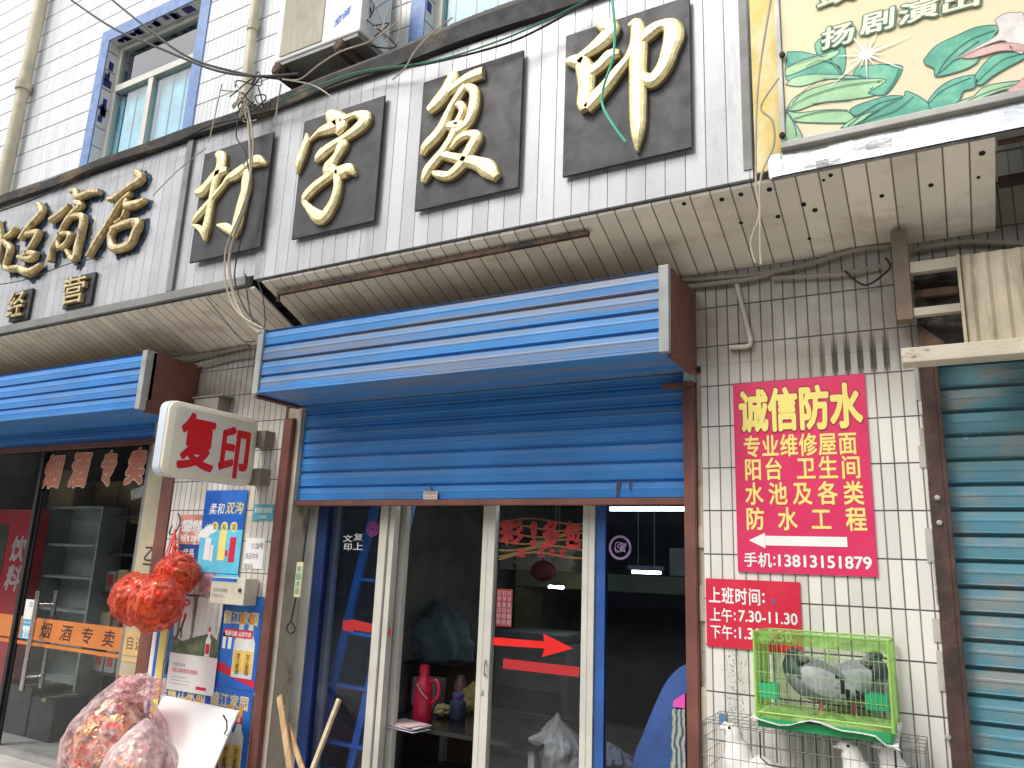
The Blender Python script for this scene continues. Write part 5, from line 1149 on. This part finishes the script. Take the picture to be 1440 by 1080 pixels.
# wire crate below
m_cw = M("galvanised wire", (.28,.27,.25), .5, metal=.4, dirt=(.14,.10,.07))
wx0, wx1, wy0, wy1, wz0, wz1 = -.985, -.15, -.345, -.03, .60, .985
cr = thing("wire_cage", "large galvanised wire crate of white pigeons standing under the green cage", "cage", ((wx0+wx1)/2, -.19, 0))
mb = MB(); wire_panel(mb, (wx0,wy0,wz0), (wx1-wx0,0,0), (0,0,wz1-wz0), 26, 6, .0013); part("front_wires", mb, m_cw, cr)
mb = MB(); wire_panel(mb, (wx0,wy1,wz0), (wx1-wx0,0,0), (0,0,wz1-wz0), 26, 6, .0013); part("back_wires", mb, m_cw, cr)
for x in (wx0, wx1): mb = MB(); wire_panel(mb, (x,wy0,wz0), (0,wy1-wy0,0), (0,0,wz1-wz0), 11, 6, .0013); part("side_wires", mb, m_cw, cr)
mb = MB(); wire_panel(mb, (wx0,wy0,wz1), (wx1-wx0,0,0), (0,wy1-wy0,0), 26, 4, .0013); part("top_wires", mb, m_cw, cr)
mb = MB(); mb.box(wx0, wx1, wy0, wy1, wz0-.02, wz0-.002); part("floor_tray", mb, m_cap, cr)
p0 = W(1068, 1015, wy0-.004); mb = MB(); mb.tube([(p0.x,wy0-.004,.975), (p0.x,wy0-.004,.88), (p0.x+.03,wy0-.004,.858), (wx1-.12,wy0-.004,.835), (wx1-.10,wy0-.004,.84), (wx1-.10,wy0-.004,.975)], .0035, 6); part("cage_door", mb, m_wire, cr)
for x in (wx0+.01, wx1-.01):
    for y in (wy0+.01, wy1-.01): mb = MB(); mb.box(x-.012, x+.012, y-.012, y+.012, .003, wz0-.021); part("leg", mb, m_cw, cr)
mb = MB(); p = W(1008, 1012, -.1); mb.box(p.x, p.x+.03, -.06, -.03, p.z-.03, p.z+.02); part("blue_clip", mb, M("clip blue", (.1,.25,.5), .5), cr)
# ------------------------------------------------------------------ pigeons
def pigeon(label, x, y, z, yaw, mats, h=1.0, neck=1.0, puff=1.0, tail=1.0, group=None, hx=.088):
    "feet at z, facing +x before yaw; one continuous body"
    P_ = [(-.175,.070,.016,.004),(-.13,.082,.030,.010),(-.085,.095,.042,.030),(-.04,.105,.056,.050),(.005,.113,.062*puff,.060*puff),(.045,.128,.058*puff,.060*puff),(.073,.155,.046*puff,.048*puff)]
    hz = .175+.055*neck
    P_ += [(lerp(.073,hx,.5), lerp(.155,hz,.42), .034+.010*(puff-1)*4, .036+.012*(puff-1)*4), (hx, hz-.022, .0255, .027), (hx+.006, hz, .024, .0255), (hx+.020, hz+.013, .019, .019), (hx+.032, hz+.012, .011, .011), (hx+.038, hz+.008, .005, .005)]
    pts = [Vector((a if a > -.05 else a*tail, 0, b)) for a, b, _, _ in P_]; mb = MB()
    fine = spline(pts, 4); ry = [p[2] for p in P_]; rn = [p[3] for p in P_]; rings = []
    for i, p in enumerate(fine):
        k = min(i/4, len(ry)-1); j = int(k); f = k-j; j2 = min(j+1, len(ry)-1); a_, b_ = lerp(ry[j], ry[j2], f), lerp(rn[j], rn[j2], f)
        d = (fine[min(i+1, len(fine)-1)]-fine[max(i-1, 0)]).normalized(); nrm = Vector((-d.z, 0, d.x))
        rings.append([p+Vector((0, 1, 0))*a_*math.cos(t)+nrm*b_*math.sin(t) for t in [q*2*math.pi/18 for q in range(18)]])
    mb.loft(rings)
    nf = len(mb.f)
    for fi in range(nf):
        c = sum((mb.v[i] for i in mb.f[fi]), Vector())/len(mb.f[fi])
        if c.x > .062 and c.z > .13: mb.m[fi] = 1
        elif c.x < -.13*tail: mb.m[fi] = 2
    # folded wings lying along the body, with two dark bars and dark tips
    for s in (-1, 1):
        rw = []; m_ = 12
        for i in range(m_+1):
            t = i/m_; X = lerp(.062, -.150*tail, t); Z = lerp(.135, .088, t); a_ = .046*math.sin(math.pi*min(1, .12+t*.88))**.7*(1-.35*t)+.003; th = .012
            yb = s*(lerp(.053*puff, .060*puff, min(1, t*4)) if t < .3 else lerp(.060*puff, .014, (t-.3)/.7))
            rw.append([Vector((X, yb+s*th*math.cos(q), Z+a_*math.sin(q)+.004*math.cos(q))) for q in [k*2*math.pi/10 for k in range(10)]])
        o = len(mb.f); mb.loft(rw)
        for fi in range(o, len(mb.f)):
            c = sum((mb.v[i] for i in mb.f[fi]), Vector())/len(mb.f[fi]); q = c.x-(c.z-.1)*.5
            mb.m[fi] = 2 if (-.075 < q < -.055 or -.115 < q < -.095 or q < -.14) else 3
    hd = Vector((hx+.018, 0, hz+.012))
    mb.lathe([(.0055,.0),(.0045,.006),(.002,.016),(.0004,.02)], hd+Vector((.016, 0, -.003)), 8, 4, 'x'); mb.ball(hd+Vector((.018,0,.003)), .004, .005, .003, 5, 5)
    for s in (-1, 1):
        mb.ball(hd+Vector((-.002, s*.0175, .003)), .0052, .0035, .0052, 6, 6)
        leg = Vector((.012, s*.025, .07)); ft = Vector((.018, s*.027, .006)); mb.tube([leg+Vector((0,0,.015)), leg+Vector((-.004,0,-.03)), ft], [.012,.006,.0042], 7, 7)
        for a in (-.5, 0, .5, math.pi): mb.tube([ft, ft+Vector((.026*math.cos(a), .026*math.sin(a), -.003))], [.0038, .002], 5, 7)
    M4 = Matrix.Translation((x, y, z)) @ Matrix.Rotation(yaw, 4, 'Z') @ Matrix.Scale(h, 4)
    mb.v = [M4 @ v for v in mb.v]
    return single("pigeon", mb, mats, label, "pigeon", org=(x, y, z), smooth=True, angle=50, group=group)
g1 = M("plumage grey", (.21,.225,.24), .8, var=.15, sc=(30,30,30)); g2 = M("plumage slate", (.04,.048,.055), .55, var=.3, sc=(20,20,20), dirt=(.05,.12,.09), dirt_at=(.5,.65), dsc=(20,20,20)); g3 = M("plumage bar", (.022,.022,.026), .8); g4 = M("plumage wing", (.38,.40,.42), .8, var=.14, sc=(40,40,40))
wf = M("plumage white", (.80,.78,.75), .8, var=.06, sc=(20,20,20)); bk = M("beak dark", (.12,.10,.10), .5); bkp = M("beak pink", (.70,.50,.44), .5); cer = M("cere", (.72,.70,.66), .6); eye = M("eye", (.02,.012,.01), .1); lg = M("leg pink", (.52,.16,.13), .6)
gm = [g1, g2, g3, g4, bk, cer, eye, lg]; wm = [wf, wf, wf, wf, bkp, cer, eye, lg]
fz = 1.042
pigeon("grey pigeon facing left with its head drawn in, in the green cage", -.515, -.190, fz-.012, R_(188), gm, 1.28, .12, 1.10, .72, hx=.066)
pigeon("grey pigeon facing right at the right end of the green cage", -.425, -.115, fz-.012, R_(14), gm, 1.28, .22, 1.08, .75, hx=.070)
pigeon("white pigeon at the left end of the wire crate below the newspaper", -.755, -.20, .602, R_(200), wm, 1.42, 1.15, 1.05)
pigeon("white pigeon in the middle of the wire crate, looking left", -.295, -.21, .602, R_(205), wm, 1.42, 1.1, 1.0)
pigeon("white pigeon at the right end of the wire crate, facing left", -.150, -.20, .602, R_(195), wm, 1.48, 1.1, 1.05)

# ------------------------------------------------------------------ upper storey: air conditioner and pipes
ac = thing("air_conditioner", "dusty white outdoor air conditioner with a beige front on brackets above the signs", "air conditioner", (-3.6, -.2, 4.9))
ax0, ax1, az0, az1 = -3.99, -3.19, 5.04, 5.62
mb = MB(); mb.box(ax0, ax1, -.45, -.14, az0, az1); part("casing", mb, m_white, ac, bevel=.015)
mb = MB(); mb.box(ax0+.06, ax0+.46, -.456, -.451, az0+.03, az1-.04); part("fan_grille", mb, M("beige grille", (.42,.39,.30), .7, var=.1, sc=(30,4,4), dirt=(.32,.29,.2), dirt_at=(.4,.7)), ac, bevel=.002)
mb = MB(); put_text(mb, '空调', ax1-.24, az0+.10, .13, .06, -.4525, off=.03, shear=.3, slope=.5); part("lettering", mb, m_pblue, ac)
mb = MB(); mb.box(ax0+.02, ax1-.02, -.44, -.15, az0-.03, az0-.001); part("base_pan", mb, M("grey pan", (.30,.30,.28), .6), ac)
for x in (ax0+.06, ax1-.16):
    mb = MB(); mb.lathe([(.03,-.48),(.045,-.47),(.045,-.43),(.03,-.42)], (x, 0, az0-.075), 10, axis='y'); mb.box(x-.025, x+.025, -.47, -.003, az0-.12, az0-.031); part("bracket", mb, m_rust, ac)
def pipe(name, label, pts, r, m, joints=()):
    t = thing(name, label, "pipe", tuple(pts[-1])); mb = MB(); mb.tube(pts, r, 12); part("tube", mb, m, t, smooth=True)
    for z in joints:
        k = (z-pts[0][2])/(pts[-1][2]-pts[0][2]); p = Vector(pts[0]).lerp(Vector(pts[-1]), k); mb = MB(); mb.lathe([(r*1.0,-.05),(r*1.25,-.045),(r*1.25,.045),(r*1.0,.05)], p, 12); part("joint", mb, m, t, smooth=True)
    return t
pipe("drain_pipe", "thick yellowed drain pipe left of the blue trimmed window", [(-8.24,-.08,9), (-8.24,-.08,4.7)], .062, m_pvc, (6.35, 8.2))
pipe("drain_pipe", "thin yellowed drain pipe beside the air conditioner", [(-4.80,-.06,8), (-4.74,-.05,4.8)], .038, m_pvc, (5.9,))
pipe("drain_pipe", "pale pipe with trailing wires between the air conditioner and the upper right window", [W(545,0,-.05)+Vector((0,0,1.5)), W(536,55,-.05)-Vector((0,0,.3))], .05, m_pvc)
t = pipe("conduit", "thin pale pipe bent left on the grimy tiles above the crimson sign", [W(1036,400,-.02), W(1056,480,-.02)], .012, M("conduit pale", (.50,.46,.38), .6))
mb = MB(); mb.tube([W(1056,480,-.02), W(1054,486,-.02), W(1047,488,-.02), W(1026,488.5,-.02)], .012, 8); part("elbow", mb, M("conduit pale", (.5,.46,.38), .6), t, smooth=True)
# cable bundle pipes under the soffit on the right
pc = M("cable grey", (.30,.27,.22), .7, dirt=(.15,.13,.1))
for pts, r, lab in (([(945,395),(1060,386),(1140,370),(1200,352),(1252,346)], .011, "upper dirty conduit running under the soffit toward the brown post"), ([(950,405),(1010,398),(1056,392),(1090,383)], .012, "lower dirty conduit running under the soffit left of the elbow pipe"), ([(1085,391),(1140,388),(1190,384),(1242,373)], .009, "pale cable sagging across the tiles below the conduits"), ([(1282,352),(1340,342),(1380,340),(1440,343)], .011, "dirty conduit continuing right of the brown post")):
    mb = MB(); mb.tube([W(u, v, -.03) for u, v in pts], r, 7, smooth_pts=5); single("conduit", mb, pc, lab, "cable", smooth=True)
for pts, r, m, lab, y in (
 ([(1188,381),(1208,398),(1222,400),(1240,388),(1252,375),(1245,362),(1252,372)], .005, m_wire, "tangled black wire hanging beside the brown post under the soffit", -.04),
 ([(100,0),(160,40),(230,70),(300,98),(360,107),(420,104)], .009, m_wire, "black overhead cable sagging across the blue trimmed window", -.7),
 ([(158,0),(200,34),(262,79),(330,101),(395,111)], .009, m_wire, "second black overhead cable crossing the window to the air conditioner", -.68),
 ([(0,297),(60,275),(130,237),(240,202),(300,175),(360,163)], .007, m_wire, "black cable drooping along the top of the worn gold shop sign", -.58),
 ([(330,168),(400,150),(470,118),(520,102),(600,90),(700,65),(760,40),(830,0)], .007, m_wire, "dark cable running along the top of the white striped sign", -.58),
 ([(390,143),(470,112),(520,98),(610,86),(700,58),(770,28),(825,0)], .0055, m_wireg, "green cable running along the white striped sign above the boards", -.60),
 ([(855,-40),(864,30),(862,80),(848,125),(848,150),(865,180),(880,200)], .007, M("bright green wire", (.05,.42,.26), .4), "bright green wire hanging over the last gold character", -.64),
 ([(345,140),(350,180),(352,250),(345,290),(330,330),(322,370),(330,420),(345,450),(365,468)], .010, m_wirew, "thick tan cable bundle hanging over the first gold character down to the wall", -.62),
 ([(348,150),(356,200),(350,260),(338,300),(318,350),(318,400),(335,440),(370,462)], .006, m_wirew, "thinner tan cable hanging beside the thick bundle", -.64),
 ([(340,150),(332,190),(345,215),(352,270),(340,330),(330,390),(345,435),(368,460)], .005, m_wire, "black wire hanging with the tan bundle over the first gold character", -.60),
 ([(365,470),(368,500),(358,510)], .006, m_wire, "short black wire from the cable knot to the shutter housing", -.35),
 ([(290,418),(320,455),(340,478),(358,480)], .004, m_wire, "thin black wire strung from the left sign to the cable knot", -.50),
 ([(345,385),(350,430),(358,455),(372,460),(370,420),(362,395)], .004, m_wire, "looped black wire dangling from the gap between the soffits", -.52),
 ([(390,110),(420,112),(450,90),(480,72),(520,58),(560,30)], .006, m_wirew, "pale cable draped over the rusted flashing below the air conditioner", -.62),
 ([(400,112),(440,120),(470,140),(482,160)], .005, m_wirew, "short pale wire curling down beside the second gold character", -.62),
 ([(636,25),(610,45),(585,70),(570,95),(552,112)], .005, m_wirew, "white wire dropping from the rusted flashing above the third gold character", -.62),
 ([(395,118),(390,150),(388,165)], .005, m_wirew, "short white wire hanging from the flashing left of the second gold character", -.60),
 ([(312,118),(296,190),(292,200)], .004, m_wirew, "thin white wire hanging at the top of the first board", -.60),
 ([(215,275),(250,240),(290,208)], .004, m_wirew, "thin pale wire strung from the old gold sign up to the first board", -.57),
 ([(0,400),(40,392),(100,370),(145,362)], .004, m_wire, "thin dark wire crossing below the worn gold characters", -.57),
 ([(1084,0),(1066,120),(1063,250),(1068,300),(1056,340),(1062,370)], .005, m_wirew, "tan wire running down the yellow strip beside the billboard", -.62),
 ([(1095,110),(1070,150),(1086,170),(1088,205),(1070,250),(1069,330),(1070,372)], .005, m_wirew, "second wire dangling from the yellow strip across the soffit", -.63)):
    mb = MB(); mb.tube([W(u, v, y) for u, v in pts], r, 6, smooth_pts=6); single("cable", mb, m, lab, "cable", smooth=True)
# the tangle over the first board
random.seed(33)
for k in range(5):
    c = W(340+random.uniform(-8, 25), 128+random.uniform(-10, 20), -.63); mb = MB(); pts = []
    for i in range(7): pts.append(c+Vector((random.uniform(-.16,.16), random.uniform(-.04,.03), random.uniform(-.16,.14))))
    mb.tube(pts, .005, 5, smooth_pts=6); single("cable", mb, (m_wire, m_wirew)[k % 2], "loop of the loose wire tangle above the first gold character", "cable", group="loose wire loops above the first board", smooth=True)
for k in range(4):
    c = W(530+random.uniform(-14, 20), 40+random.uniform(-18, 16), -.35); mb = MB(); pts = []
    for i in range(6): pts.append(c+Vector((random.uniform(-.14,.14), random.uniform(-.05,.05), random.uniform(-.2,.2))))
    mb.tube(pts, .005, 5, smooth_pts=6); single("cable", mb, (m_wire, m_wirew)[k % 2], "loop of loose wire right of the air conditioner", "cable", group="loose wire loops right of the air conditioner", smooth=True)
# corner wires above the light box
for pts, lab in (([(250,510),(310,495),(350,487)], "pale conduit on the tiles between the two blue housings"), ([(262,520),(320,505),(352,500)], "second pale conduit below it between the two blue housings")):
    mb = MB(); mb.tube([W(u, v, -.03) for u, v in pts], .010, 6); single("conduit", mb, pc, lab, "cable", smooth=True)
